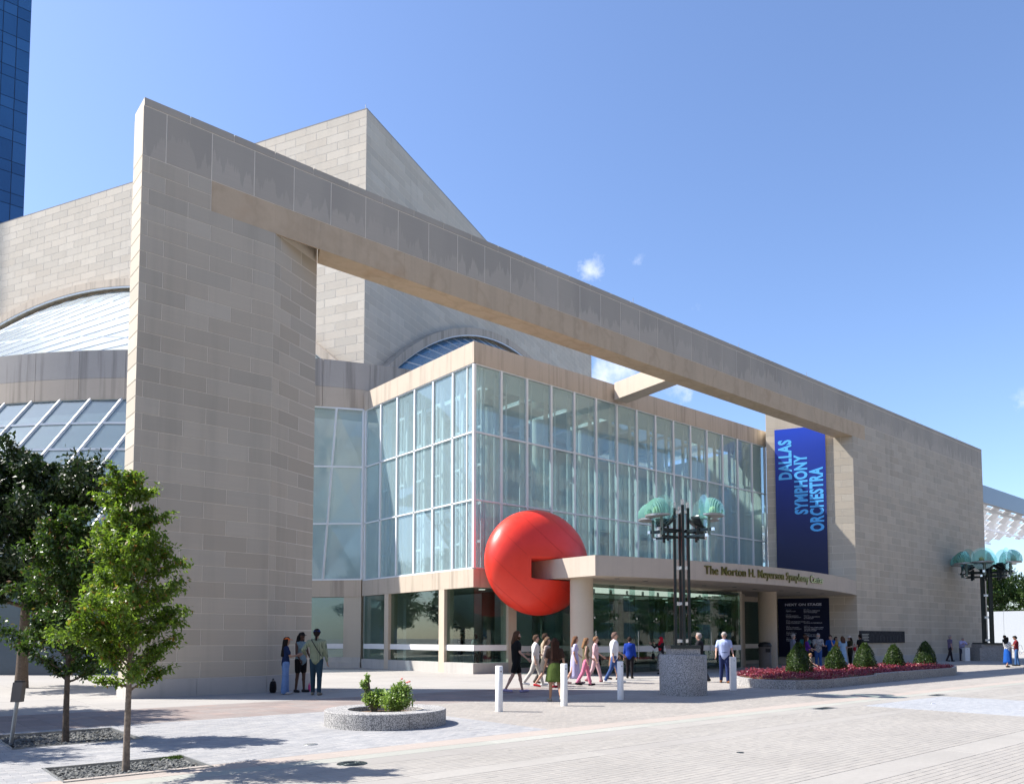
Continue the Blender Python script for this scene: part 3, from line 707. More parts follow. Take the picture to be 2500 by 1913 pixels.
# flat glazed bay between pylon and glass foyer
X0, X1 = 20.97, 37.1
T0, T1 = Vector((17.2, 38.95, 0)), Vector((20.94, 37.13, 0)); B0, B1 = Vector((17.7, 40.85, 0)), Vector((20.94, 37.15, 0))
def bay(s, z): 
    f = (14.03 - z) / (14.03 - 4.72); return (T0.lerp(T1, s).lerp(B0.lerp(B1, s - .10 * f * (1 if s < .98 else 0)), f)) + Vector((0, 0, z))
zs = (4.74, 7.76, 10.84, 14.0); ss = (0.0, .30, .655, 1.0)
for z0, z1 in zip(zs, zs[1:]):
    for s0, s1 in zip(ss, ss[1:]):
        b = MB(); b.slab(bay(s0, z0), bay(s1, z0), bay(s1, z1), bay(s0, z1), .02); off(b, 'pane', 'glass_wall', drum)
for s in ss:
    b = MB(); b.bar(bay(s, 4.74) + Vector((0, -.02, 0)), bay(s, 14.0) + Vector((0, -.02, 0)), .09, .12, up=(0, 1, 0)); off(b, 'mullion', 'white_frame', drum)
for z in zs:
    b = MB(); b.bar(bay(0, z) + Vector((-.01, -.02, 0)), bay(1, z) + Vector((-.01, -.02, 0)), .08, .08); off(b, 'transom', 'white_frame', drum)
d_ = (B1 - B0).normalized(); n_ = Vector((d_.y, -d_.x, 0)) * -1
def bx(name, s0, s1, z0, z1, o0, o1, mat):
    A, B = B0.lerp(B1, s0), B0.lerp(B1, s1); n = Vector((d_.y, -d_.x, 0))
    b = MB(); b.prism([A + n * o1, B + n * o1, B + n * o0, A + n * o0], z0, z1); return off(b, name, mat, drum)
bx('band', 0, 1, 3.8, 4.70, -.5, .02, 'concrete_tan'); bx('plinth', 0, 1, 0, .3, -.5, .12, 'concrete_plinth'); bx('plinth', 0, 1, .302, .56, -.5, .0, 'concrete_plinth')
bx('pier', .80, 1.0, .56, 3.8, -.4, -.02, 'limestone'); bx('pane', 0, .8, .56, 3.8, -.22, -.2, 'glass_clear'); bx('rail', 0, .8, 1.02, 1.28, -.2, -.17, 'white_rail')
bx('inner_wall', -.2, 1.6, 0, 16, -3.6, -3.4, 'interior_wall')
# ================================================================== GLASS FOYER
FX, FY, FU, FV = 20.97, 27.28, 44.9, 37.1
foy = thing('glass_foyer', 'three-storey glass foyer box with concrete fascia behind the red ball', 'building', (FX, FY, 0))
def fo(b, n, mt): return off(b, n, mt, foy)
def fascia(z0, z1, name, mat, inset=0.0):
    js = course(FX, FU, FX + 1.62, 3.2)
    for i, (a, b) in enumerate(zip(js, js[1:])):
        m = MB(); m.box(a + .006 if i else a + inset, b - .004, FY + inset, FY + .35, z0, z1); fo(m, name, mat)
    js = course(FY + .352, FV, FY + 3.2, 3.2)
    for a, b in zip(js, js[1:]):
        m = MB(); m.box(FX + inset, FX + .35, a + .004, b - .004, z0, z1); fo(m, name, mat)
fascia(13.97, 14.95, 'fascia_panel', 'concrete_tan')
fascia(3.84, 4.66, 'band_panel', 'concrete_tan')
zt = (4.70, 7.76, 10.84, 13.96); GI = .10
pu = [FX + .06 + 1.588 * i for i in range(16)]; pv = [FY + .06 + 1.615 * i for i in range(7)]
pm = {}
def pane_mesh(w, h, mat):
    key = (round(w, 3), round(h, 3), mat)
    if key not in pm: m = MB(); m.box(.03, w - .03, 0, .02, .03, h - .03); pm[key] = m.mesh('pane', mat)
    return pm[key]
for i in range(15):
    for a, b in zip(zt, zt[1:]): inst('pane', pane_mesh(1.588, b - a, 'glass_wall'), foy, (pu[i], FY + GI, a))
for i in range(6):
    for a, b in zip(zt, zt[1:]): inst('pane', pane_mesh(1.615, b - a, 'glass_wall'), foy, (FX + GI, pv[i + 1], a), R(-90))
mm = MB(); mm.box(-.055, .055, -.07, .06, 0, 9.24); mull = mm.mesh('mullion', 'white_frame')
for i in range(1, 16): inst('mullion', mull, foy, (pu[i] - (.05 if i == 15 else 0), FY + .09, 4.70))
for i in range(1, 7): inst('mullion', mull, foy, (FX + .09, pv[i] - (.05 if i == 6 else 0), 4.70), R(90))
m = MB(); m.box(FX + .02, FX + .15, FY + .02, FY + .15, 4.70, 13.94); fo(m, 'corner_post', 'white_frame')
for z in zt:
    m = MB(); m.box(FX + .15, FU, FY + .03, FY + .13, z - .035, z + .035); fo(m, 'transom', 'white_frame')
    m = MB(); m.box(FX + .03, FX + .13, FY + .15, FV, z - .034, z + .034); fo(m, 'transom', 'white_frame')
# inside: wind-bracing fins, ceiling, floors, back wall
fin = MB()
for dx in (-.42, .0, .30): fin.box(dx - .03, dx + .03, -.03, .03, 0, 9.2)
fin.box(-.10, .10, .30, .38, 0, 9.2)
for j in range(5): fin.box(-.38, .26, -.02, .02, 1.2 + j * 1.75, 1.32 + j * 1.75)
fm = fin.mesh('fin', 'interior_white')
for i in range(0, 15): inst('fin', fm, foy, (pu[i] + .45, FY + .6, 4.7))
for i in range(0, 6): inst('fin', fm, foy, (FX + .6, pv[i] + .45, 4.7), R(-90))
m = MB(); m.box(FX + .36, FU, FY + .36, FY + 2.6, 14.0, 14.5); fo(m, 'ceiling', 'interior_ceiling')
m = MB(); m.box(FX + .36, FU, FY + .36, FY + 6.5, 4.02, 4.5); fo(m, 'floor_slab', 'interior_ceiling')
m = MB(); m.box(FX + .36, FX + 5.4, FY + 6.5, FV + 2, 4.02, 4.5); fo(m, 'floor_slab', 'interior_ceiling')
m = MB(); m.box(FX + 2.8, FU, FY + 9.8, FY + 10.1, 0, 14); fo(m, 'back_wall', 'interior_wall')
m = MB(); m.box(FU - .12, FU - .02, FY + .4, FY + 9.8, 0, 14); fo(m, 'end_wall', 'interior_wall')
m = MB(); m.box(FX + .4, FU, FY + .4, FV + 2, .0, .05); fo(m, 'ground_floor', 'interior_dark')
m = MB(); m.box(FX + 4, FU - 2, FY + 5.6, FY + 5.9, 8.3, 9.3); fo(m, 'balcony_front', 'interior_white')
m = MB(); m.box(FX + 4, FU - 2, FY + 5.9, FY + 9.8, 8.2, 8.5); fo(m, 'balcony', 'interior_ceiling')
for i in range(6):
    m = MB(); m.lathe([(.35, 4.5), (.35, 14)], 16); u = FX + 5 + 3.6 * i; m.v = [(x + u, y + FY + 5.2, z) for x, y, z in m.v]; fo(m, 'inner_column', 'interior_wall')
    m = MB(); m.lathe([(.35, .05), (.35, 4.05)], 16); m.v = [(x + u, y + FY + 5.2, z) for x, y, z in m.v]; fo(m, 'inner_column', 'interior_dark')
m = MB(); m.bar((FX + 2.2, FY + 7.5, 4.2), (FX + 8.5, FY + 7.5, .3), .25, .5); fo(m, 'stair_stringer', 'interior_wall')
m = MB(); m.bar((FX + 2.2, FY + 9.2, 4.2), (FX + 8.5, FY + 9.2, .3), .25, .5); fo(m, 'stair_stringer', 'interior_wall')
for i in range(20):
    f = i / 20; m = MB(); x = FX + 2.3 + 6.2 * f; z = 4.15 - 3.9 * f; m.box(x, x + .32, FY + 7.63, FY + 9.07, z - .06, z); fo(m, 'stair_tread', 'interior_dark')
for i in range(6):
    m = MB(); u = FX + 3 + i * 3.6; m.lathe([(0, 0), (.16, 0), (.17, .04)], 14, 0, (u, FY + 3.2, 3.975)); fo(m, 'ceiling_lamp', 'lit_tube')
    m = MB(); m.lathe([(0, 0), (.16, 0), (.17, .04)], 14, 0, (u, FY + 6.0, 3.975)); fo(m, 'ceiling_lamp', 'lit_tube')
# roof deck
m = MB(); m.box(FX + .36, FU, FY + .36, FY + 2.6, 14.5, 14.6); fo(m, 'roof', 'roofing')
for i in range(8):
    m = MB(); a = FX + .36 + i * 2.94; m.box(a + .04, a + 2.9, FY + 2.64, FY + 10.0, 14.3, 14.33); fo(m, 'skylight', 'glass_clear')
    m = MB(); m.box(a - .04, a + .04, FY + 2.6, FY + 10.0, 14.2, 14.4); fo(m, 'skylight_bar', 'white_frame')
# ground floor: plinth, piers, frameless glass, white rail
piers = [(29.5, 29.93), (34.4, 34.8)]
seg = [(FY, 29.5), (29.93, 34.4), (34.8, FV)]
for a, b in seg:
    js = course(a, b, a + 2.2, 2.2)
    for c, d in zip(js, js[1:]):
        m = MB(); m.box(FX, FX + .5, c + .004 if c > a else c + .0, d - .004, 0, .48); fo(m, 'plinth', 'concrete_plinth')
    m = MB(); m.box(FX + .17, FX + .19, a + .18 if a == FY else a, b, .48, 3.84); pn = fo(m, 'pane', 'glass_clear')
    m = MB(); m.box(FX + .12, FX + .165, a + .12 if a == FY else a, b, 1.02, 1.28); off(m, 'rail', 'white_rail', pn)
for a, b in piers:
    m = MB(); m.box(FX + .004, FX + .55, a, b, 0, 3.84); fo(m, 'pier', 'concrete_column')
m = MB(); m.box(23.0, 23.5, FY + .004, FY + .55, 0, 3.84); fo(m, 'pier', 'concrete_column')
m = MB(); m.box(FX + .5, 23.0, FY, FY + .5, 0, .48); fo(m, 'plinth', 'concrete_plinth')
m = MB(); m.box(23.5, FU, FY + .02, FY + .5, 0, .2); fo(m, 'plinth', 'concrete_plinth')
m = MB(); m.box(FX + .17, 23.0, FY + .17, FY + .19, .48, 3.84); fo(m, 'pane', 'glass_clear')
m = MB(); m.box(FX + .17, 23.0, FY + .12, FY + .165, 1.02, 1.28); fo(m, 'rail', 'white_rail')
for i in range(8):
    a = 23.5 + i * 2.6; b = min(FU, a + 2.6)
    m = MB(); m.box(a, b - .01, FY + .17, FY + .19, .2, 3.84); pn = fo(m, 'pane', 'glass_clear')
    m = MB(); m.box(a, b - .01, FY + .13, FY + .165, .95, 1.22); off(m, 'rail', 'white_rail', pn)
m = MB(); m.box(38.2, 38.7, FY - 2.2, FY - 1.7, 0, 4.1); fo(m, 'pier', 'limestone')
m = MB(); m.box(36.35, 36.75, FY - 3.3, FY - 2.9, 0, 4.1); fo(m, 'pier', 'limestone')
# glazed entrance lobby under the canopy
lob = thing('entrance_lobby', 'frameless glass entrance lobby under the curved canopy', 'entrance', (30, 23.9, 0))
LY = 23.85
for i in range(8):
    a = 25.0 + i * 1.42
    m = MB(); m.box(a, a + 1.405, LY, LY + .02, .04, 4.0); pn = off(m, 'pane', 'glass_clear', lob)
    m = MB(); m.box(a, a + 1.405, LY - .035, LY - .005, .95, 1.22); off(m, 'rail', 'white_rail', pn)
    m = MB(); m.box(a - .012, a + .002, LY + .02, LY + .35, .04, 4.0); off(m, 'glass_fin', 'glass_clear', pn)
    if i % 2 == 0:
        m = MB(); m.box(a + .08, a + .12, LY - .09, LY - .05, .7, 1.9); m.box(a + .09, a + .11, LY - .05, LY, .8, .84); m.box(a + .09, a + .11, LY - .05, LY, 1.78, 1.82); off(m, 'door_handle', 'bright_metal', pn)
    m = MB(); m.box(a + .05, a + .13, LY - .01, LY + .03, 2.45, 2.53); off(m, 'patch_fitting', 'bright_metal', pn)
m = MB(); m.box(36.33, 36.35, LY, FY, .04, 4.0); off(m, 'pane', 'glass_clear', lob)
m = MB(); m.box(24.98, 25.0, LY + .4, FY, .04, 4.0); off(m, 'pane', 'glass_clear', lob)
for i in range(5):
    m = MB(); v = LY + .7 + i * .55; m.tube([(25.4, v, 3.86), (35.6, v, 3.86)], .035, 8); off(m, 'light_track', 'lit_tube', lob)
for i in range(9):
    m = MB(); u = 26 + i * 1.15; m.tube([(u, LY + .9, 3.84), (u, LY + .9, 3.66)], .06, 8); off(m, 'spotlight', 'interior_white', lob)
m = MB(); m.box(25, 36.3, LY + .05, FY - .05, .0, .045); off(m, 'floor', 'interior_dark', lob)

# ================================================================== CANOPY
A1, A2, A3 = Vector((23.28, 22.07)), Vector((34.22, 20.39)), Vector((46.1, 22.17))
def circ(a, b, c):
    d = 2 * (a.x * (b.y - c.y) + b.x * (c.y - a.y) + c.x * (a.y - b.y)); s = [p.length_squared for p in (a, b, c)]
    return Vector(((s[0] * (b.y - c.y) + s[1] * (c.y - a.y) + s[2] * (a.y - b.y)) / d, (s[0] * (c.x - b.x) + s[1] * (a.x - c.x) + s[2] * (b.x - a.x)) / d))
CC = circ(A1, A2, A3); CR = (A1 - CC).length
ta, tb = math.atan2(A1.y - CC.y, A1.x - CC.x), math.atan2(A3.y - CC.y, A3.x - CC.x)
def carc(t, r=CR): return (CC.x + r * math.cos(t), CC.y + r * math.sin(t))
can = thing('entrance_canopy', 'curved concrete entrance canopy carrying the hall name in bronze letters', 'canopy', (24, 24, 0))
front = [carc(ta + (tb - ta) * i / 40) for i in range(41)]
m = MB(); m.prism(front + [(44.0, 26.2), (44.0, 27.2), (36, 27.2), (25.4, 27.2), (25.4, 25.85), (23.16, 25.85)], 4.15, 5.0, 0, False); cslab = off(m, 'slab', 'concrete_canopy', can)
for i in range(9):
    u, v = 25.2 + i * 2.2, 22.6 + .25 * (i % 2); m = MB(); m.lathe([(0, -.012), (.11, -.012), (.12, 0)], 12); m.v = [(x + u, y + v, z + 4.149) for x, y, z in m.v]; off(m, 'downlight', 'dark_metal', cslab)
for u, v in ((24.05, 23.62), (39.2, 23.95)):
    m = MB(); m.lathe([(.5, .0), (.5, 4.15)], 32); m.v = [(x + u, y + v, z) for x, y, z in m.v]; off(m, 'column', 'concrete_column', can)
vs, fs = text_mb('The Morton H. Meyerson Symphony Center', 1.0, 1.0, .002, .03, 1.02)
xs = [v[0] for v in vs]; w_ = max(xs) - min(xs)
def ang(u):  # angle on the arc where x = u
    return -math.acos((u - CC.x) / CR) if CC.y > 22 else math.acos((u - CC.x) / CR)
t0, t1 = ang(28.95), ang(39.2)
for gv, gf in split_glyphs(vs, fs):
    m = MB(); m.add([(*carc(t0 + (t1 - t0) * (v[0] - min(xs)) / w_, CR + .03 + v[2]), 4.44 + v[1] * .55) for v in gv], gf); off(m, 'letter', 'bronze', cslab)

# ================================================================== RED BALL wedged between canopy and foyer
BC, BR = Vector((23.56, 25.88, 4.97)), 2.38; BS = Vector((2.85, 1.5, 2.38))      # squeezed flat between canopy and foyer
CK, CD = Vector((23.14, 25.86, 0)), Vector((.655, .756, 0)); CN = Vector((CD.y, -CD.x, 0))   # canopy corner; the skin folds back to it
m = MB(); nu, nvv = 160, 110; vs = []
for j in range(nvv + 1):
    ph = math.pi * j / nvv
    for i in range(nu):
        th = 2 * math.pi * i / nu; d = Vector((math.sin(ph) * math.cos(th), math.sin(ph) * math.sin(th), math.cos(ph)))
        p = BC + Vector((d.x * BS.x, d.y * BS.y, d.z * BS.z))
        # the inflated skin bulges round the end of the canopy and the column
        if 4.12 < p.z < 5.03:
            q = p - CK; q.z = 0
            if q.dot(CN) > -.02 and p.y < 25.9:
                tt = min(q.dot(CD), .02); p.x, p.y = (CK + CD * tt - CN * .02).xy
        if p.y > 26.9: p.y = 26.9 + .33 * (1 - math.exp(-(p.y - 26.9) / .33))
        w = Vector((p.x - 24.05, p.y - 23.62, 0))
        if w.length < .52 and p.z < 4.2:
            w = w.normalized() * .52; p.x, p.y = 24.05 + w.x, 23.62 + w.y
        vs.append(p - Vector((BC.x, BC.y, 0)))
fs = [(j * nu + i, (j + 1) * nu + i, (j + 1) * nu + (i + 1) % nu, j * nu + (i + 1) % nu) for j in range(nvv) for i in range(nu)]
m.add(vs, fs, 0, True)
ball = thing('inflatable_ball', 'giant glossy red inflatable ball squeezed between the canopy and the glass foyer', 'ball', (BC.x, BC.y, 0))
m.build('skin', 'ball_red', ball, (BC.x, BC.y, 0))
ax_ = Vector((.55, -.35, .75)).normalized(); p_ = ax_.orthogonal().normalized(); q_ = ax_.cross(p_)
for lat in (-55, -28, 0, 28, 55):
    m = MB(); r = BR * math.cos(R(lat)) + .002; path = []
    for i in range(73):
        t = 2 * math.pi * i / 72; sp = ax_ * (BR * math.sin(R(lat))) + (p_ * math.cos(t) + q_ * math.sin(t)) * r; path.append(Vector((sp.x * BS.x / BR, sp.y * BS.y / BR, sp.z + BC.z)))
    path = [v for v in path if v.y + BC.y < 26.8 and not (v.x + BC.x > 21.9 and 3.95 < v.z < 5.2)]
    runs = [[]]
    for v in path:
        if runs[-1] and (v - runs[-1][-1]).length > .5: runs.append([])
        runs[-1].append(v)
    for run in runs:
        if len(run) > 2: m = MB(); m.tube(run, .005, 4); m.build('seam', 'ball_seam', ball, (BC.x, BC.y, 0))


# ================================================================== BACKGROUND BUILDINGS
tw = thing('glass_tower', 'tall dark blue glass office tower behind the hall', 'tower', (14.3, 108.8, 0))
TX, TY, TZ = 14.3, 108.8, 112
m = MB(); m.box(TX - 40, TX - .06, TY + .06, TY + 40, 0, TZ); off(m, 'core', 'tower_frame', tw)
pz = {}
def tp(w, h):
    if (w, h) not in pz: b = MB(); b.box(.04, w - .04, 0, .06, .04, h - .04); pz[(w, h)] = b.mesh('curtain_pane', 'tower_glass')
    return pz[(w, h)]
for i in range(28):
    for f in range(28):
        z = f * 3.95
        if i < 6 and f > 10:
            inst('pane', tp(1.43, 2.55), tw, (TX - 1.43 * (i + 1), TY, z)); inst('spandrel', tp(1.43, 1.4), tw, (TX - 1.43 * (i + 1), TY, z + 2.55))
for u0, u1, z0, z1 in ((TX - 40, TX - 8.6, 0, TZ), (TX - 8.58, TX, 0, 43.4)):
    m = MB(); m.box(u0, u1, TY + .0, TY + .06, z0, z1); off(m, 'curtain_wall', 'tower_glass', tw)
m = MB(); m.box(TX - .06, TX, TY + .061, TY + 40, 0, TZ); off(m, 'side_wall', 'tower_glass', tw)
# opera pavilion canopy on the right: fascia beam, white blades, slender columns
pav = thing('sunshade_canopy', 'high white louvred sunshade canopy beyond the end wall', 'canopy', (120, 50, 0))
PZ = 18.0
m = MB(); m.box(98, 150, 34.0, 34.5, PZ - .1, PZ + 2.0); off(m, 'fascia', 'pavilion_fascia', pav)
m = MB(); m.box(98, 150, 60, 60.4, PZ - .6, PZ + 1.2); off(m, 'cross_beam', 'pavilion_fascia', pav)
m = MB(); m.box(98, 150, 92, 92.4, PZ - .2, PZ + 1.2); off(m, 'cross_beam', 'pavilion_fascia', pav)
bl = MB()
prof = [(-1.0, .75), (-.55, .45), (0, 0), (.45, -.45)]
for (y0, z0), (y1, z1) in zip(prof, prof[1:]): bl.slab((0, y0, z0), (2.5, y0, z0), (2.5, y1, z1), (0, y1, z1), .05)
blm = bl.mesh('blade', 'louvre_white')
for j in range(24):
    for i in range(11): inst('blade', blm, pav, (99 + i * 4.4 + (2.2 if j % 2 else 0), 36 + j * 2.3, PZ + .3))
for j in range(9):
    m = MB(); m.box(98, 150, 35.5 + j * 6.4, 35.62 + j * 6.4, PZ - .35, PZ - .1); off(m, 'rib', 'louvre_white', pav)
for u in (112, 132):
    m = MB(); m.tube([(u, 60, 0), (u, 60, PZ - .2)], .22, 12); off(m, 'column', 'pavilion_fascia', pav)
# white hoarding
hd = thing('site_hoarding', 'white panel hoarding in front of the trees beyond the end wall', 'hoarding', (100, 30, 0))
for i in range(8):
    m = MB(); m.box(100, 100.06, 33.6 - 2.4 * (i + 1) + .012, 33.6 - 2.4 * i - .012, .05, 4.6); off(m, 'panel', 'hoarding_shaded', hd)
    m = MB(); m.box(100.06, 100.14, 33.6 - 2.4 * i - .06, 33.6 - 2.4 * i + .02, 0, 4.65); off(m, 'post', 'steel_grey', hd)
for i, v in enumerate((26.6, 25.8)):
    bk = MB(); path = [(88 + .6 * math.cos(t), v - .5, .45 + .45 * math.sin(t)) for t in [2 * math.pi * j / 20 for j in range(21)]]
    bk.tube(path, .035, 6, cap=False); tag(bk.build('bicycle_rack', 'bright_metal'), 'bright round hoop bicycle rack by the hoarding', 'bicycle rack', 'hoop bicycle racks')

# unseen office block added to cut sky fill; the glass mirrors it
ob = thing('unseen_office_block', 'unseen pale stone office block across the street, added to cut sky light, mirrored in the foyer glass', 'building', (40, -30, 0))
m = MB(); m.box(-70, 160, -60, -30.0, 0, 30); off(m, 'wall', 'office_stone', ob)
wm = MB(); wm.box(0, 3.6, -.05, .06, 0, 2.3); wmesh = wm.mesh('window', 'office_glass')
for f in range(7):
    for i in range(38): inst('window', wmesh, ob, (-68 + i * 6, -30, 1.5 + f * 4.1))
# ================================================================== TREES AND PLANTS
def leaf_quads(centres, size, rg, up=.35, aspect=.55):
    """one folded leaf (two triangles) per centre, as numpy arrays"""
    n = len(centres); C_ = np.array(centres)
    d = rg.normal(size=(n, 3)); d[:, 2] -= .25; d /= np.linalg.norm(d, axis=1)[:, None]
    nr = rg.normal(size=(n, 3)); nr[:, 2] += up * 3; w = np.cross(d, nr); w /= np.linalg.norm(w, axis=1)[:, None] + 1e-9
    s = size * rg.uniform(.6, 1.25, n)[:, None]
    tip, base = C_ + d * s, C_ - d * s * .2; mid = C_ + d * s * .35; k_ = np.cross(w, d) * s * .12
    a, b = mid + w * s * aspect * .5 + k_, mid - w * s * aspect * .5 + k_
    V = np.stack([base, a, tip, b], 1).reshape(-1, 3); F = (np.arange(n)[:, None] * 4 + np.array([0, 1, 2, 3])).astype(np.int64)
    return V, F
def np_mesh(name, V, F, mat):
    me = bpy.data.meshes.new(name); me.vertices.add(len(V)); me.vertices.foreach_set('co', V.astype(np.float32).ravel()); n, k_ = F.shape
    me.loops.add(n * k_); me.loops.foreach_set('vertex_index', F.astype(np.int32).ravel()); me.polygons.add(n)
    me.polygons.foreach_set('loop_start', np.arange(0, n * k_, k_, dtype=np.int32)); me.materials.append(M[mat]); me.update(calc_edges=True); return me
def tree_meshes(seed, H, trunk_h, rx, nbr, nleaf, lsize, leafmat, barkmat, tr=.045, shape='cone', lean=(0, 0), spread=.16, twist=.5):
    """trunk with limbs, and a crown of leaves set along the limbs and their twigs"""
    rg = np.random.default_rng(seed); py = random.Random(seed); t = MB()
    def axis(z): f = z / H; return Vector((lean[0] * f * f + math.sin(f * 5 + seed) * .03 * H * .2, lean[1] * f * f + math.cos(f * 4 + seed) * .03 * H * .15, z))
    zs = [H * .96 * i / 12 for i in range(13)]; t.tube([axis(z) for z in zs], [tr * (1.15 if i == 0 else 1 - .9 * (i / 12) ** 1.1) for i in range(13)], 9)
    cents = []; wsum = []
    for b in range(nbr):
        f = (b + py.random()) / nbr; z = trunk_h + (H * .97 - trunk_h) * f ** .95; a = b * 2.399 + py.uniform(-.4, .4)
        if shape == 'cone': L = rx * (1.12 - f) ** .72 * py.uniform(.62, 1.2) * (.4 + .6 * min(1, f / .22))
        else: L = rx * math.sqrt(max(.03, 1 - (2 * f - .85) ** 2 * .85)) * py.uniform(.75, 1.1)
        rise = py.uniform(.2, 1.0) if shape == 'cone' else py.uniform(.05, .8) * (.3 + f)
        p0 = axis(z); d = Vector((math.cos(a), math.sin(a), rise)).normalized(); pts = [p0]
        for i in range(6):
            d = (d + Vector((py.gauss(0, .13), py.gauss(0, .13), py.gauss(.02, .1)))).normalized(); pts.append(pts[-1] + d * L / 6)
        r0 = tr * .42 * (1 - .6 * f); t.tube(pts, [max(.003, r0 * (1 - .85 * i / 6)) for i in range(7)], 5, cap=False)
        tw = []
        for i in range(2, 7):
            for _ in range(2):
                dd = (d + Vector((py.gauss(0, .8), py.gauss(0, .8), py.gauss(.1, .5)))).normalized(); l = L * py.uniform(.18, .42) * (1.15 - i / 9); q = pts[i] + dd * l
                tw.append((pts[i], q)); t.tube([pts[i], pts[i].lerp(q, .5) + Vector((0, 0, .02 * l)), q], [max(.002, r0 * .3), max(.0015, r0 * .2), .0012], 4, cap=False)
        n = int(nleaf / nbr * (L / rx) * 1.7) + 12
        segs = tw + [(pts[i], pts[i + 1]) for i in range(2, 6)]
        for _ in range(n):
            A, B = py.choice(segs); q = A.lerp(B, py.random() ** .7); g_ = spread * L * .55 + lsize * .6
            cents.append((q.x + py.gauss(0, g_ * .5), q.y + py.gauss(0, g_ * .5), q.z + py.gauss(0, g_ * .4)))
    V, F = leaf_quads(cents, lsize, rg); return t.mesh('trunk', barkmat), np_mesh('crown', V, F, leafmat)
def plant_tree(name, label, loc, meshes, rz=0, scale=1.0, group=None):
    t = thing(name, label, 'tree', loc, rz, group); t.scale = (scale,) * 3
    for nm, me in zip(('trunk', 'crown'), meshes): local(bpy.data.objects.new(nm, me), t)
    return t
elm1 = tree_meshes(11, 3.75, .98, .93, 74, 26000, .054, 'leaf_elm', 'bark_pale', .042, 'cone', (-.10, .05))
plant_tree('street_tree', 'slender sunlit young tree with yellow-green leaves in the front stone pit', (2.66, 10.36, -.06), elm1, group='young street trees')
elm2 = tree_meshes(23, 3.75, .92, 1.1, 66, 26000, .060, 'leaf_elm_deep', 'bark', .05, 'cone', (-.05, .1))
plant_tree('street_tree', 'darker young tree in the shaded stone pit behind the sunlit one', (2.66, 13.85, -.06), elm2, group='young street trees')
oak = tree_meshes(5, 8.0, 2.6, 3.1, 64, 36000, .16, 'leaf_oak', 'bark', .2, 'round', (0, 0), .2)
plant_tree('oak_tree', 'dense dark evergreen oak beside the sloping glazing', (4.3, 29.2, 0), oak, .4, .93, 'dark oaks west of the hall')
plant_tree('oak_tree', 'dark oak level with the pylon west of the pits', (-.9, 21.3, 0), oak, 2.1, .86, 'dark oaks west of the hall')
plant_tree('oak_tree', 'dark oak nearest the street west of the pits', (-3.2, 17.2, 0), oak, 4.4, .8, 'dark oaks west of the hall')
far = tree_meshes(31, 10.0, 2.4, 4.2, 40, 7000, .30, 'leaf_far', 'bark', .22, 'round', (0, 0), .22)
for i, (x, y, s, lb) in enumerate([(112, 36.4, 1.0, 'leafy green tree behind the hoarding next to the end wall'), (113, 31.5, .92, 'leafy green tree behind the hoarding under the sunshade'), (121, 38, 1.1, 'taller green tree set back behind the hoarding')]):
    plant_tree('leafy_tree', lb, (x, y, 0), far, i * 1.9, s, 'trees beyond the hoarding')
for i in range(7):
    plant_tree('leafy_tree', 'green tree across the street, seen mirrored in the lobby glass', (38 + i * 8.5, -11.5 - (i % 2) * 2, 0), far, i * 1.3, .86, 'trees across the street')

for i in range(10):
    plant_tree('leafy_tree', 'green tree in the row west of the plaza, seen mirrored in the foyer glass', (-9 - (i % 3) * 4, 52 + i * 5.5, 0), far, i * 1.7, 1.15, 'trees west of the plaza')
def cloud_leaves(fn, n, size, seed, mat, up=.5):
    rg = np.random.default_rng(seed); py = random.Random(seed); V, F = leaf_quads([fn(py) for _ in range(n)], size, rg, up, .8); return np_mesh('foliage', V, F, mat)
# round granite planter with two rose bushes
PX, PY, PR = 7.69, 12.67, 1.12
pl_ = thing('round_planter', 'low round granite planter ring holding two rose bushes', 'planter', (PX, PY, 0))
for i in range(6):
    m = MB(); a_, b_ = R(60 * i + 20) + .003, R(60 * i + 80) - .003
    prof = [(PR, 0), (PR, .27), (PR - .012, .282), (.70, .282), (.688, .27), (.688, .1)]
    m.lathe(prof, 14, 0, (0, 0, 0), False, a_, b_); m.build('granite_segment', 'granite', pl_, (PX, PY, 0))
m = MB(); m.lathe([(0, .215), (.3, .225), (.69, .19)], 28); m.build('soil', 'soil', pl_, (PX, PY, 0))
def rose(label, x, y, blobs, seed, flowers):
    t = thing('rose_bush', label, 'rose bush', (x, y, .2), group='rose bushes in the round planter')
    m = MB(); py = random.Random(seed)
    for bx_, by, bz, br in blobs:
        for _ in range(5): m.tube([(py.gauss(0, .03), py.gauss(0, .03), 0), (bx_ * .5 + py.gauss(0, .03), by * .5, bz * .5), (bx_ + py.gauss(0, br * .4), by + py.gauss(0, br * .4), bz + br * .4)], [.009, .007, .004], 5, cap=False)
    local(m.build('stems', 'bark_pale'), t) if False else local(bpy.data.objects.new('stems', m.mesh('stems', 'bark_pale')), t)
    def fn(p):
        bx_, by, bz, br = p.choices(blobs, [q[3] ** 2 for q in blobs])[0]
        while True:
            v = Vector((p.uniform(-1, 1), p.uniform(-1, 1), p.uniform(-1, 1)))
            if v.length < 1: break
        v = v.normalized() * (.25 + .85 * p.random() ** .7); return (bx_ + v.x * br, by + v.y * br, bz + v.z * br)
    local(bpy.data.objects.new('foliage', cloud_leaves(fn, 2100, .044, seed, 'leaf_rose')), t)
    for fx, fy, fz in flowers:
        f = MB(); f.lathe([(0, 0), (.02, .008), (.026, .024), (.016, .036), (0, .03)], 10, 0, (fx, fy, fz)); local(bpy.data.objects.new('flower', f.mesh('flower', 'rose_petal')), t)
rt_ = Vector((math.sin(AZ), -math.cos(AZ), 0)); fw_ = Vector((math.cos(AZ), math.sin(AZ), 0))
def rv(r, f, z): v = rt_ * r + fw_ * f; return (v.x, v.y, z)
q = Vector((PX, PY, 0)) - rt_ * .22 + fw_ * .05
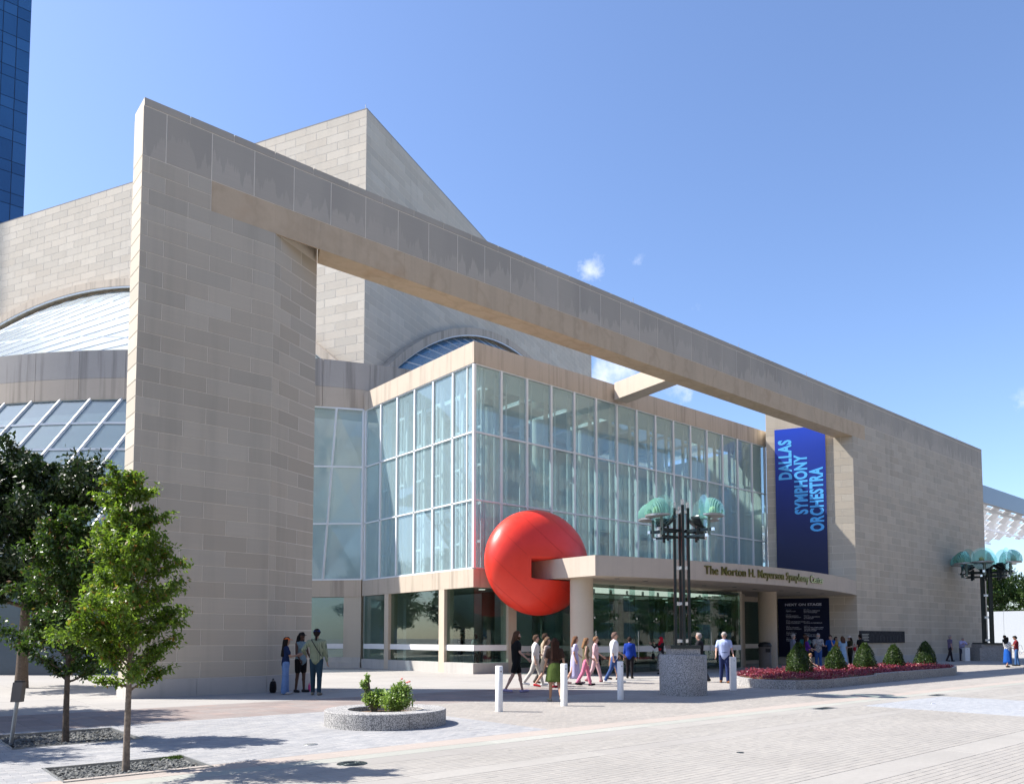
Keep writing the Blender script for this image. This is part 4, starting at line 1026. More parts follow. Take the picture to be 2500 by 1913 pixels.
rose('sparser rose bush with one tall shoot in the round planter', q.x, q.y, [(*rv(.0, .0, .26), .18), (*rv(.12, .05, .28), .16), (*rv(-.10, 0, .28), .13), (*rv(-.17, 0, .48), .07), (*rv(-.15, 0, .60), .06), (*rv(-.22, 0, .53), .06), (*rv(-.14, 0, .67), .05)], 3, [])
q = Vector((PX, PY, 0)) + rt_ * .20 - fw_ * .25
rose('fuller rose bush with pink flowers on top in the round planter', q.x, q.y, [(*rv(0, 0, .16), .18), (*rv(.06, .05, .30), .23), (*rv(.18, 0, .28), .18), (*rv(-.10, 0, .27), .18), (*rv(.12, 0, .50), .11), (*rv(.24, 0, .48), .07), (*rv(.0, 0, .48), .09)], 4, [rv(.13, -.02, .63), rv(.27, -.02, .58), rv(.22, .05, .56)])
# long flower bed with clipped cones
bed = [(22.15, 14.2), (22.12, 13.3), (22.45, 12.75), (23.2, 12.47), (24.6, 12.5), (27.9, 12.75), (32, 12.95), (36.2, 13.2), (38.3, 13.9), (39.9, 15.4), (39.8, 16.6), (38.5, 17.3), (31, 17.4), (26, 17.2), (24.2, 16.4), (23.0, 15.3)]
lb_ = thing('flower_bed_planter', 'long low granite planter wall round the red flower bed', 'planter', (30, 15, 0))
cxy = Vector((30, 15))
for i in range(len(bed)):
    a_, b_ = Vector(bed[i]), Vector(bed[(i + 1) % len(bed)]); h = .27 if a_.x < 27 or b_.x < 27 else .325
    n_seg = max(1, int((b_ - a_).length / 1.5))
    for k_ in range(n_seg):
        p, q = a_.lerp(b_, k_ / n_seg), a_.lerp(b_, (k_ + 1) / n_seg); d = (q - p).normalized() * .004
        inn = lambda v: v + (cxy - v).normalized() * .28
        m = MB(); m.prism([p + d, q - d, inn(q - d), inn(p + d)], 0, h); off(m, 'granite_block', 'granite' if p.x < 26 else 'granite_warm', lb_)
m = MB(); inr = [Vector(p) + (cxy - Vector(p)).normalized() * .27 for p in bed]; m.prism(inr, .0, .24); off(m, 'soil', 'soil', lb_)
def in_poly(x, y, poly):
    c = False; j = len(poly) - 1
    for i in range(len(poly)):
        xi, yi = poly[i]; xj, yj = poly[j]
        if (yi > y) != (yj > y) and x < (xj - xi) * (y - yi) / (yj - yi) + xi: c = not c
        j = i
    return c
inp = [tuple(Vector(p) + (cxy - Vector(p)).normalized() * .34) for p in bed]
cen = []; py = random.Random(77)
while len(cen) < 1500:
    x, y = py.uniform(22.3, 39.8), py.uniform(12.6, 17.2)
    if in_poly(x, y, inp): cen.append((x, y, .30 + py.uniform(-.03, .05) + .04 * math.sin(x * 2.1) * math.cos(y * 1.7)))
pts = [(c[0] + py.gauss(0, .07), c[1] + py.gauss(0, .07), c[2] + abs(py.gauss(0, .045))) for c in cen for _ in range(16)]
V, F = leaf_quads(pts, .052, np.random.default_rng(8), .7, .9)
bg = tag(link(bpy.data.objects.new('begonias', np_mesh('begonias', V, F, 'leaf_begonia'))), 'mass of red begonias filling the granite planter', 'flowers', kind='stuff')
def cone_shrub(label, x, y, h, w, seed):
    t = thing('cone_shrub', label, 'shrub', (x, y, .24), group='clipped cone shrubs in the flower bed')
    m = MB(); m.tube([(0, 0, 0), (0, 0, h * .7)], [.03, .012], 6); local(bpy.data.objects.new('stem', m.mesh('stem', 'bark')), t)
    core_ = MB(); prof = [(.0, .06), (w * .34, .06), (w * .36, .25 * h), (w * .3, .5 * h), (w * .18, .78 * h), (0, .9 * h)]; core_.lathe(prof, 14)
    local(bpy.data.objects.new('inner_foliage', core_.mesh('inner_foliage', 'leaf_oak')), t)
    def fn(p):
        f = p.random() ** 1.25; z = .04 + f * (h - .04); a = p.uniform(0, 6.283); r = w / 2 * (math.cos(f * 1.5) ** .75) * (1.0 if f > .12 else .8 + f * 1.6)
        r *= (1 + .07 * math.sin(a * 3 + f * 9 + seed) + .05 * math.sin(a * 7 + seed * 2)) * (1 - .30 * p.random() ** 2); return (r * math.cos(a), r * math.sin(a), z + p.gauss(0, .012))
    local(bpy.data.objects.new('foliage', cloud_leaves(fn, 4200, .045, seed, 'leaf_box', .2)), t)
for i, (x, y, h, w, lb) in enumerate([(26.39, 14.89, 1.17, .98, 'widest clipped cone shrub at the rounded end of the flower bed'), (29.95, 15.33, 1.0, .86, 'small clipped cone shrub in front of the waiting group'), (32.58, 15.39, 1.14, .95, 'clipped cone shrub in front of the wall plaque, middle of five'), (36.05, 15.7, 1.05, .9, 'clipped cone shrub just past the wall plaque'), (38.29, 15.23, 1.18, .97, 'last clipped cone shrub, at the far end of the flower bed')]):
    cone_shrub(lb, x, y, h, w, 40 + i)

# ================================================================== STREET FURNITURE
def bollard(label, x, y, r=.082, h=.99, sq=False):
    t = thing('bollard', label, 'bollard', (x, y, 0), group='white bollards in front of the entrance'); m = MB()
    if sq: m.box(-r, r, -r, r, 0, h - .01); m.box(-r + .006, r - .006, -r + .006, r - .006, h - .01, h)
    else: m.lathe([(r, 0), (r, h - .012), (r - .012, h), (0, h)], 24)
    m.build('post', 'white_paint', t, (x, y, 0), AZ if sq else 0)
    d = Vector((-x, -y)).normalized(); a = math.atan2(d.y, d.x) + .55
    m = MB(); m.tube([(math.cos(a) * r * .9, math.sin(a) * r * .9, h - .12), (math.cos(a) * (r + .004), math.sin(a) * (r + .004), h - .12)], .016, 10); m.build('lock_hole', 'black_plastic', t, (x, y, 0))
    m = MB(); m.lathe([(r + .0, .0), (r + .03, .004), (r + .03, 0.0)], 20); m.build('base_collar', 'concrete_strip', t, (x, y, 0))
bollard('round white bollard standing alone in the sun next to the round planter', 10.83, 13.16)
bollard('round white bollard beside the woman in the green skirt', 12.91, 13.27)
bollard('white bollard with chipped paint beside the granite lamp pedestal, shaded side', 15.3, 13.64)
bollard('square white bollard between the lamp pedestal and the flower bed', 20.66, 13.84, .085, 1.02, True)
bollard('square white bollard beside the far granite pedestal', 58.9, 20.75, .17, .92, True)

def lamp_head():
    """one lantern: ribbed clam-shell glass on a dark half rim, flat glass disc, dark half bowl; opens towards -x"""
    parts = []
    sh = MB(); nr = 7; R0 = .33
    for i in range(nr):
        f0, f1 = i / nr, (i + 1) / nr; x0, x1 = .02 + f0 * .34, .02 + f1 * .34
        r0 = R0 * math.sqrt(max(.02, 1 - (f0 * .96) ** 2)); r1 = R0 * math.sqrt(max(.02, 1 - (f1 * .96) ** 2))
        ring_ = lambda r, x: [(x, r * math.cos(t), r * math.sin(t) * 1.32) for t in [math.pi * j / 20 for j in range(21)]]
        A, B, C_ = ring_(r0, x0), ring_(r0 * .985, x1), ring_(r1, x1); vs = A + B + C_
        sh.add(vs, [(a * 21 + j, a * 21 + j + 1, (a + 1) * 21 + j + 1, (a + 1) * 21 + j) for a in range(2) for j in range(20)], 0, False)
    parts.append(('glass_shell', sh.mesh('glass_shell', 'glass_lamp')))
    rim = MB(); pts = [(.40 * math.cos(t) * .95 + .0, .36 * math.sin(t)) for t in [-math.pi / 2 + math.pi * j / 16 for j in range(17)]]; rim.prism(pts, -.05, -.004); parts.append(('rim', rim.mesh('rim', 'steel_grey')))
    disc = MB(); ring2 = [(.0, .40 * math.cos(t), .12 + .40 * math.sin(t)) for t in [2 * math.pi * j / 32 for j in range(32)]]
    disc.add(ring2 + [(.012, y, z) for _, y, z in ring2], [tuple(range(31, -1, -1)), tuple(range(32, 64))] + [(j, (j + 1) % 32, (j + 1) % 32 + 32, j + 32) for j in range(32)])
    disc.v = [(x - .10, y, z) for x, y, z in disc.v]; parts.append(('glass_disc', disc.mesh('glass_disc', 'glass_disc')))
    bowl = MB(); bowl.lathe([(.02, -.30), (.14, -.24), (.26, -.14), (.32, -.04), (.30, -.04), (.24, -.13), (.0, -.2)], 16, 0, (-.12, 0, 0), True, math.pi / 2, math.pi * 1.5); parts.append(('reflector_bowl', bowl.mesh('reflector_bowl', 'dark_metal')))
    gl = MB(); gl.lathe([(0, .0), (.08, .02), (.10, .1), (.07, .18), (0, .21)], 12, 0, (.12, 0, 0)); parts.append(('bulb', gl.mesh('bulb', 'lamp_glow')))
    return parts
HEAD = lamp_head()
def lamp(label, x, y, zb, top, s, angles, aw, rz, ped):
    t = thing('lamp_post', label, 'lamp post', (x, y, 0), rz, group='lamp posts with green glass shells on granite pedestals')
    def L(b, n, mt): return local(bpy.data.objects.new(n, b.mesh(n, mt)), t)
    ped(L); za = zb + (top - zb) * .83
    q = .195 * s; w = .075 * s
    b = MB(); b.box(-.42 * s, .42 * s, -.42 * s, .42 * s, zb - .09, zb); L(b, 'base_plate', 'dark_metal')
    for dx, dy, tp_ in ((-q, 0, 0), (0, -q, .06), (q, 0, 0), (0, q, -.08)):
        b = MB(); b.box(dx - w / 2, dx + w / 2, dy - w / 2, dy + w / 2, zb, top + tp_ * s); L(b, 'post', 'dark_metal')
        b = MB(); b.box(dx - w / 2 + .001, dx + w / 2 - .001, dy - w / 2 + .001, dy + w / 2 - .001, top + tp_ * s, top + tp_ * s + .16 * s); L(b, 'post_cap', 'bright_metal')
    for f in (.03, .30, .56, .97):
        z = zb + (top - zb) * f; b = MB(); h = .05 * s
        b.box(-q + w / 2, -w / 2 - .01, -.03 * s, .03 * s, z - h, z + h); b.box(w / 2 + .01, q - w / 2, -.03 * s, .03 * s, z - h, z + h); b.box(-w / 2 - .01, w / 2 + .01, -q + w / 2, q - w / 2, z - h * .8, z + h * .8)
        L(b, 'tie_block', 'bright_metal')
    for a in map(R, angles):
        c, s_ = math.cos(a), math.sin(a); P = lambda r, o, z: (c * r - s_ * o, s_ * r + c * o, z)
        b = MB(); b.bar(P(.1 * s, .05 * s, za), P(aw * 1.1, .05 * s, za), .06 * s, .08 * s); b.bar(P(.1 * s, -.06 * s, za - .17 * s), P(aw * .92, -.06 * s, za - .17 * s), .05 * s, .06 * s)
        b.bar(P(aw * .62, -.02, za - .3 * s), P(aw * .62, -.02, za + .12 * s), .06 * s, .06 * s); arm = L(b, 'arm', 'dark_metal')
        for r_, o, z in ((aw * 1.1, .05 * s, za), (aw * .92, -.06 * s, za - .17 * s)):
            b = MB(); b.bar(P(r_, o, z), P(r_ + .07 * s, o, z), .075 * s, .085 * s); local(bpy.data.objects.new('arm_end', b.mesh('arm_end', 'bright_metal')), arm)
        b = MB(); b.bar(P(aw, .05 * s, za - .16 * s), P(aw, .05 * s, za + .34 * s), .07 * s, .07 * s); L(b, 'bracket', 'patina_metal')
        shell = None
        for nm, me in HEAD:
            o = bpy.data.objects.new(nm, me)
            if shell is not None: local(o, shell); continue
            shell = local(o, t); o.location = P(aw, 0, za + .40 * s); o.rotation_euler = (0, 0, a); o.scale = (s * 1.12,) * 3
    return t
def ped_round(L):
    b = MB(); b.lathe([(.66, 0), (.66, 1.11), (.645, 1.122), (0, 1.122)], 40); L(b, 'pedestal', 'granite')
    b = MB(); b.box(-.40, .40, -.40, .40, 1.122, 1.298); L(b, 'pedestal_block', 'granite')
    b = MB(); b.lathe([(.66, .0), (.70, .006), (.70, .0)], 40); L(b, 'base_ring', 'concrete_strip')
def ped_square(L):
    b = MB(); b.box(-1.1, 1.1, -.8, .8, 0, .92); L(b, 'pedestal', 'granite_warm')
    b = MB(); b.box(-.85, .85, -.6, .6, .922, 1.16); L(b, 'pedestal_block', 'granite_warm')
lamp('dark multi-post lamp with green glass shells on a round granite drum', 18.0, 13.69, 1.39, 5.3, 1.0, (22, -34, 158, 212), .80, AZ - R(90), ped_round)
lamp('tall lamp with six green glass shells on a square granite block by the end wall', 60.6, 19.9, 1.25, 7.15, 1.7, (8, -50, 60, 128, 185, 232), 1.5, AZ - R(90), ped_square)
# litter bin
t = thing('litter_bin', 'brown litter bin with black hood beside the second column', 'litter bin', (37.9, 23.35, 0))
m = MB(); m.lathe([(.33, 0), (.33, 1.12), (0, 1.12)], 20); m.build('body', 'bin_brown', t, (37.9, 23.35, 0))
m = MB(); m.lathe([(.35, 1.12), (.36, 1.2), (.28, 1.34), (0, 1.38)], 20); m.build('hood', 'black_plastic', t, (37.9, 23.35, 0))
d = Vector((-37.9, -23.35)).normalized(); a = math.atan2(d.y, d.x) + .5
m = MB(); m.box(.29, .335, -.13, .13, .82, 1.02); m.build('opening', 'black_plastic', t, (37.9, 23.35, 0), a)
# leaning meter post
t = thing('meter_post', 'leaning steel post with a small metal box in the shaded tree pit', 'post', (1.95, 14.12, -.04), group=None)
top = Vector((1.95, 14.12, 0)) + rt_ * .075 + Vector((0, 0, .62))
m = MB(); m.tube([(1.95, 14.12, -.05), tuple(top)], .028, 10); off(m, 'post', 'steel_grey', t)
m = MB(); hv = .3; bq = [top + rt_ * sx * .075 + fw_ * sy * .05 for sx, sy in ((-1, -1), (1, -1), (1, 1), (-1, 1))]; m.prism([(p.x, p.y) for p in bq], top.z, top.z + hv)
m.v = [(x + rt_.x * .1 * (z - top.z), y + rt_.y * .1 * (z - top.z), z) for x, y, z in m.v]; off(m, 'box', 'bin_brown', t)
m = MB(); bq = [top + rt_ * (sx * .055 + .03) + fw_ * sy * .045 for sx, sy in ((-1, -1), (1, -1), (1, 1), (-1, 1))]; m.prism([(p.x, p.y) for p in bq], top.z + hv, top.z + hv + .025); off(m, 'cap', 'black_plastic', t)
# ================================================================== PEOPLE
CLOTH = {}
def cloth(col, rough=.85):
    key = tuple(round(c, 3) for c in col)
    if key not in CLOTH:
        k = N('cloth_%d' % len(CLOTH)); n = k.noise(7, 4, .6)
        c = k.mix(k.remap(n, .35, .7, 0, .45), key, tuple(v * .6 for v in key)); k.done(k.bsdf(c, rough, .15, normal=k.bump(k.noise(14, 3, .6), .5, .02))); CLOTH[key] = k.m
    return CLOTH[key]
def check(c1, c2, scale):
    key = (c1, c2, scale)
    if key not in CLOTH:
        k = N('check_%d' % len(CLOTH)); tc = k.n('ShaderNodeTexCoord').outputs['Object']; x = k.n('ShaderNodeSeparateXYZ'); k.put(x.inputs[0], tc)
        h = k.math('GREATER_THAN', k.math('FRACT', k.math('MULTIPLY', x.outputs[2], scale)), .6); v = k.math('GREATER_THAN', k.math('FRACT', k.math('MULTIPLY', k.math('ADD', x.outputs[0], x.outputs[1]), scale)), .6)
        k.done(k.bsdf(k.mix(k.math('MULTIPLY', k.math('ADD', h, v), .5), c1, c2), .85, .15)); CLOTH[key] = k.m
    return CLOTH[key]
def spots(c1, c2, scale):
    key = (c1, c2, -scale)
    if key not in CLOTH:
        k = N('spots_%d' % len(CLOTH)); tc = k.n('ShaderNodeTexCoord').outputs['Object']
        k.done(k.bsdf(k.mix(k.remap(k.noise(scale, 2, .5, vec=tc), .47, .53), c1, c2), .85, .15)); CLOTH[key] = k.m
    return CLOTH[key]
SKIN = {i: m_plain('skin_%d' % i, c, .55, .3, var=.05) for i, c in enumerate([(.50, .30, .22), (.40, .23, .155), (.24, .13, .085), (.095, .05, .034)])}
m_plain('eye_dark', (.015, .012, .01), .3, .5); m_plain('lip', (.30, .12, .10), .5, .3)
def rcone(m, a, b, ra, rb, seg=12, mi=0, flat=(1, 1)):
    a, b = Vector(a), Vector(b); d = b - a; L = d.length
    if L < 1e-5: d = Vector((0, 0, 1)); L = 0
    else: d /= L
    x = d.cross(Vector((0, 1, 0)) if abs(d.y) < .9 else Vector((1, 0, 0))).normalized(); y = d.cross(x); rings = []
    for i in range(5): t = math.pi / 2 * (1 - i / 4); rings.append((-math.sin(t) * ra, math.cos(t) * ra))
    for i in range(5): t = math.pi / 2 * i / 4; rings.append((L + math.sin(t) * rb, math.cos(t) * rb))
    vs = []
    for h, r in rings:
        r = max(r, 1e-4); vs += [a + d * h + x * (r * math.cos(2 * math.pi * j / seg) * flat[0]) + y * (r * math.sin(2 * math.pi * j / seg) * flat[1]) for j in range(seg)]
    fs = [(i * seg + j, i * seg + (j + 1) % seg, (i + 1) * seg + (j + 1) % seg, (i + 1) * seg + j) for i in range(9) for j in range(seg)]
    fs += [tuple(range(seg - 1, -1, -1)), tuple(range(9 * seg, 10 * seg))]; m.add(vs, fs, mi, True)
def ball_(m, c, r, sc=(1, 1, 1), mi=0, seg=14):
    vs = []; n = 9
    for i in range(n + 1):
        t = math.pi * i / n
        vs += [(c[0] + r * sc[0] * math.sin(t) * math.cos(2 * math.pi * j / seg), c[1] + r * sc[1] * math.sin(t) * math.sin(2 * math.pi * j / seg), c[2] + r * sc[2] * math.cos(t)) for j in range(seg)]
    m.add(vs, [(i * seg + j, (i + 1) * seg + j, (i + 1) * seg + (j + 1) % seg, i * seg + (j + 1) % seg) for i in range(n) for j in range(seg)], mi, True)
JOBS = []   # (temp object, finishing function)
def voxel(m, vox, fn):
    me = m.mesh('tmp', []) if False else bpy.data.meshes.new('tmp'); me.from_pydata(m.v, [], m.f); me.update()
    o = bpy.data.objects.new('tmp', me); COL.objects.link(o); r = o.modifiers.new('r', 'REMESH'); r.mode = 'VOXEL'; r.voxel_size = vox; r.use_smooth_shade = True
    s = o.modifiers.new('s', 'SMOOTH'); s.factor = .5; s.iterations = 3; JOBS.append((o, fn))
def run_jobs():
    dg = bpy.context.evaluated_depsgraph_get()
    res = [(bpy.data.meshes.new_from_object(o.evaluated_get(dg)), fn) for o, fn in JOBS]
    for o, _ in JOBS: me = o.data; bpy.data.objects.remove(o); bpy.data.meshes.remove(me)
    for me, fn in res: fn(me)
    JOBS.clear()
def person(label, u, v, face, h=1.72, female=False, legs=(0, 0, 0, 0), armL=(5, 8, 12), armR=(5, 8, 12), lean=0, head=(0, 0), top=None, sleeve='short', bottom='trousers', bcol=(.05, .06, .1),
           shoe=(.03, .03, .03), hair=('short', (.02, .015, .012)), hat=None, skin=0, beard=None, extras=(), group='people in front of the hall', z=0.0, seated=False, vox=.02, hips=1.0, bulk=1.0):
    """face: world angle the body faces. Angles in degrees. Skeleton -> one continuous skin, clothes as children."""
    S = h / 1.75; t = thing('person', label, 'person', (u, v, z), R(face) if abs(face) > 7 else face, group)
    sh, hp = (.170, .088) if female else (.192, .085)
    Lr = lambda a: R(a)
    ln = Lr(lean); tor = lambda x, y, z_: Vector((x * math.cos(ln) + (z_ - .94) * math.sin(ln), y, .94 + (z_ - .94) * math.cos(ln) - x * math.sin(ln)))
    J_ = {}
    for sd, sg, (hipa, knee) in (('L', 1, legs[:2]), ('R', -1, legs[2:])):
        H0 = Vector((0, sg * hp, .93)); a = Lr(hipa); Kn = H0 + Vector((math.sin(a), sg * .012, -math.cos(a))) * .435; b = a - Lr(knee); An = Kn + Vector((math.sin(b), sg * .008, -math.cos(b))) * .42
        fa = max(-.9, min(.5, b * .6)) if not seated else 0; To = An + Vector((math.cos(fa) * .15, sg * .035, -.045 + math.sin(fa) * .10)); He = An + Vector((-.035, 0, -.045)); J_['h' + sd], J_['k' + sd], J_['a' + sd], J_['t' + sd], J_['e' + sd] = H0, Kn, An, To, He
    dz = -min(min(J_['t' + s].z, J_['e' + s].z) for s in 'LR') + .035
    for sd, sg, (p, ab, el) in (('L', 1, armL), ('R', -1, armR)):
        Sh = tor(0, sg * sh, 1.42); a, q = Lr(p) + ln, Lr(ab); d = Vector((math.sin(a) * math.cos(q), sg * math.sin(q), -math.cos(a) * math.cos(q))); El = Sh + d * .285
        ax = Vector((math.cos(a), 0, math.sin(a))); b = Lr(el); d2 = (d * math.cos(b) + ax * math.sin(b) + Vector((0, -sg * .25 * math.sin(b), 0))).normalized(); Wr = El + d2 * .25; J_['s' + sd], J_['b' + sd], J_['w' + sd], J_['d' + sd] = Sh, El, Wr, d2
    Nk = tor(.0, 0, 1.47); hy, hpi = Lr(head[0]), Lr(head[1]); Hc = tor(.03, 0, 1.625) + Vector((math.sin(hpi) * .03, 0, -abs(math.sin(hpi)) * .02))
    Hm = Matrix.Rotation(hy, 3, 'Z') @ Matrix.Rotation(hpi, 3, 'Y'); hd = lambda x, y, z_: Hc + Hm @ Vector((x, y, z_))
    sc = lambda p: (p[0] * S, p[1] * S, (p[2] + dz) * S)
    def cone(m, a, b, ra, rb, **k): rcone(m, sc(a), sc(b), ra * S, rb * S, **k)
    # ---- body
    B = MB(); wst = .105 if female else .125; ct = .125 if female else .145
    cone(B, tor(0, 0, .98), tor(0, 0, 1.14), .14 * hips, wst * bulk, flat=(.8, 1.15)); cone(B, tor(0, 0, 1.14), tor(0, 0, 1.33), wst * bulk, ct * bulk, flat=(.8, 1.2)); cone(B, tor(0, -sh * .55, 1.40), tor(0, sh * .55, 1.40), .085, .085)
    cone(B, tor(-.01, 0, 1.42), tor(.015, 0, 1.54), .055, .05); cone(B, hd(-.015, 0, .03), hd(0, 0, .03), .094, .094, flat=(.82, 1.0)); cone(B, hd(.02, 0, -.03), hd(.035, 0, -.075), .066, .04); cone(B, hd(.09, 0, .012), hd(.108, 0, -.018), .011, .016)
    for sg in (1, -1): cone(B, hd(-.005, sg * .076, -.012), hd(-.005, sg * .08, .02), .016, .019, flat=(.6, 1))
    for sd in 'LR':
        cone(B, J_['h' + sd], J_['k' + sd], .088 * hips, .056); cone(B, J_['k' + sd], J_['a' + sd], .055, .036); cone(B, J_['k' + sd].lerp(J_['a' + sd], .28) + Vector((-.014, 0, 0)), J_['k' + sd].lerp(J_['a' + sd], .5), .052, .042); cone(B, J_['e' + sd], J_['t' + sd], .033, .026, flat=(1.2, 1))
        cone(B, J_['s' + sd], J_['b' + sd], .05 if not female else .043, .038); cone(B, J_['b' + sd], J_['w' + sd], .039, .026); cone(B, J_['w' + sd], J_['w' + sd] + J_['d' + sd] * .07, .026, .034, flat=(1.0, .7))
    hands = MB()
    for sd, sg in (('L', 1), ('R', -1)):
        w, d2 = J_['w' + sd], J_['d' + sd]; side = d2.cross(Vector((0, 1, 0))).normalized() if abs(d2.y) < .9 else Vector((1, 0, 0)); palm = w + d2 * .09; nrm = d2.cross(side)
        for i, ln_ in enumerate((.062, .074, .07, .054)):
            p0 = palm + side * (.028 - .0185 * i); p1 = p0 + d2 * ln_ * .55 - nrm * .006 * sg; p2 = p1 + (d2 * .75 - nrm * .6 * sg).normalized() * ln_ * .5
            rcone(hands, sc(p0), sc(p1), .0095 * S, .0085 * S, 6); rcone(hands, sc(p1), sc(p2), .0085 * S, .007 * S, 6)
        p0 = w + d2 * .03 + side * .024; p1 = p0 + (d2 + side * .9).normalized() * .045; rcone(hands, sc(p0), sc(p1), .012 * S, .009 * S, 6); rcone(hands, sc(p1), sc(p1 + d2 * .03), .009 * S, .007 * S, 6)
    face_ = MB()
    for sg in (1, -1): ball_(face_, sc(hd(.080, sg * .031, .018)), .0105 * S, mi=1, seg=8); rcone(face_, sc(hd(.088, sg * .018, .04)), sc(hd(.08, sg * .048, .042)), .006 * S, .005 * S, 6, mi=1)
    rcone(face_, sc(hd(.083, -.02, -.052)), sc(hd(.083, .02, -.052)), .008 * S, .008 * S, 6, mi=2)
    def fin_body(me):
        bm = bmesh.new(); bm.from_mesh(me)
        for X, base in ((hands, 0), (face_, 0)):
            vv = [bm.verts.new(p) for p in X.v]
            for f, mi in zip(X.f, X.mi):
                try: q = bm.faces.new([vv[i] for i in f]); q.material_index = mi; q.smooth = True
                except ValueError: pass
        bm.to_mesh(me); bm.free(); me.name = 'body'
        for mt in (SKIN[skin], M['eye_dark'], M['lip']): me.materials.append(mt)
        for p in me.polygons: p.use_smooth = True
        local(bpy.data.objects.new('body', me), t)
    voxel(B, .02 * S, fin_body)
    def garment(nm, m, mat, vx=None):
        def fn(me):
            me.name = nm; me.materials.clear(); me.materials.append(mat)
            for p in me.polygons: p.use_smooth = True
            local(bpy.data.objects.new(nm, me), t)
        voxel(m, vx or vox * S, fn)
    c_ = lambda x: cloth(x) if isinstance(x, tuple) else x
    # ---- top
    G = MB(); k = .022; low = .90 if bottom != 'dress' else .9
    if seated: low = .95
    cone(G, tor(0, 0, low + .04), tor(0, 0, 1.14), .155 * hips, (wst + k) * bulk, flat=(.85, 1.17)); cone(G, tor(0, 0, 1.14), tor(0, 0, 1.33), (wst + k) * bulk, (ct + k * .8) * bulk, flat=(.84, 1.2)); cone(G, tor(0, -sh * .6, 1.40), tor(0, sh * .6, 1.40), .095, .095)
    cone(G, tor(-.01, 0, 1.40), tor(0, 0, 1.47), .08, .066)
    if female: cone(G, tor(.07, -.07, 1.29), tor(.07, .07, 1.29), .075, .075)
    for sd in 'LR':
        s_, b_, w_ = J_['s' + sd], J_['b' + sd], J_['w' + sd]
        if sleeve == 'short': cone(G, s_, s_.lerp(b_, .62), .068, .064)
        elif sleeve == 'long': cone(G, s_, b_, .066, .056); cone(G, b_, w_.lerp(b_, .06), .054, .042)
        elif sleeve == 'rolled': cone(G, s_, b_, .066, .058); cone(G, b_, b_.lerp(w_, .25), .056, .05)
    garment('top', G, c_(top))
    # ---- bottom
    G = MB()
    if bottom in ('trousers', 'wide', 'shorts', 'leggings'):
        wd = {'trousers': .0, 'wide': .035, 'shorts': .012, 'leggings': -.014}[bottom]
        cone(G, tor(0, 0, .96), tor(0, 0, 1.06), .148 * hips, (wst + .018) * bulk, flat=(.85, 1.15))
        for sd in 'LR':
            h_, k_, a_ = J_['h' + sd], J_['k' + sd], J_['a' + sd]
            if bottom == 'shorts': cone(G, h_, h_.lerp(k_, .72), .105 * hips, .088)
            else: cone(G, h_, k_, .104 * hips + wd * .3, .074 + wd * .7); cone(G, k_, a_ + (a_ - k_).normalized() * .0, .072 + wd * .7, .058 + wd)
    elif bottom in ('skirt', 'dress', 'long'):
        ln_ = {'skirt': .52, 'dress': .62, 'long': .86}[bottom]; n = 22; prof = []
        for i in range(8):
            f = i / 7; r = (wst + .03) + (.165 * hips - wst - .03) * min(1, f / .22) + f * {'skirt': .07, 'dress': .07, 'long': .055}[bottom]; prof.append((r, 1.08 - f * ln_, f))
        vs = []
        mid = (J_['kL'] + J_['kR']) / 2; mx = (mid.x) * .8
        for r, z_, f in prof:
            for j in range(n):
                a = 2 * math.pi * j / n; rr = r * (1 + .06 * f * math.sin(a * 6)); vs.append(sc((rr * .9 * math.cos(a) + mx * f, rr * 1.05 * math.sin(a), z_)))
        fs = [(i * n + j, i * n + (j + 1) % n, (i + 1) * n + (j + 1) % n, (i + 1) * n + j) for i in range(7) for j in range(n)]; inner = [(x * .97, y * .97, z_) for x, y, z_ in vs]; b0 = len(vs)
        fs += [tuple(b0 + q for q in reversed(f)) for f in fs]; e = 7 * n; fs += [(e + j, e + (j + 1) % n, b0 + e + (j + 1) % n, b0 + e + j) for j in range(n)]
        s_ = MB(); s_.add(vs + inner, fs, 0, True); me = s_.mesh('skirt', c_(bcol)); local(bpy.data.objects.new('skirt', me), t)
    if G.v: garment(bottom if bottom in ('trousers', 'shorts', 'leggings') else 'trousers', G, c_(bcol))
    # ---- shoes
    for sd in 'LR':
        G = MB(); rcone(G, sc(J_['e' + sd]), sc(J_['t' + sd] + Vector((.02, 0, .002))), .047 * S, .036 * S, 12, flat=(1.0, 1.0)); zmin = min(p[2] for p in G.v)
        if extras and 'heels' not in extras: rcone(G, sc(J_['a' + sd]), sc(J_['e' + sd]), .042 * S, .044 * S, 10)
        me = G.mesh('shoe', c_(shoe)); local(bpy.data.objects.new('shoe', me), t)
    # ---- hair, hats
    st, hc = hair; G = MB()
    if st != 'none':
        for x, y, z_, r in ((-.03, 0, .055, .088), (-.045, 0, .01, .085), (.025, 0, .085, .066), (-.01, .05, .045, .055), (-.01, -.05, .045, .055)): 
            p = sc(hd(x, y, z_)); ball_(G, p, r * S)
        if st in ('long', 'mid'):
            e_ = {'long': -.40, 'mid': -.17}[st]
            for y in (-.06, 0, .06): cone(G, hd(-.055, y, .0), Nk + Vector((-.095 - .03 * abs(math.sin(ln)), y * 1.2, e_ + .12)), .066, .05)
            for y in (-.075, .075): cone(G, hd(-.01, y, .02), Nk + Vector((-.02, y * 1.25, e_ * .55 + .1)), .035, .03)
        if st == 'tail': cone(G, hd(-.1, 0, .02), hd(-.14, 0, -.16), .04, .025)
        garment('hair', G, c_(hc), .014)
    if beard:
        G = MB(); cone(G, hd(.04, -.045, -.06), hd(.04, .045, -.06), .045, .045); cone(G, hd(.055, 0, -.075), hd(.05, 0, -.10), .042, .03); garment('beard', G, c_(beard), .013)
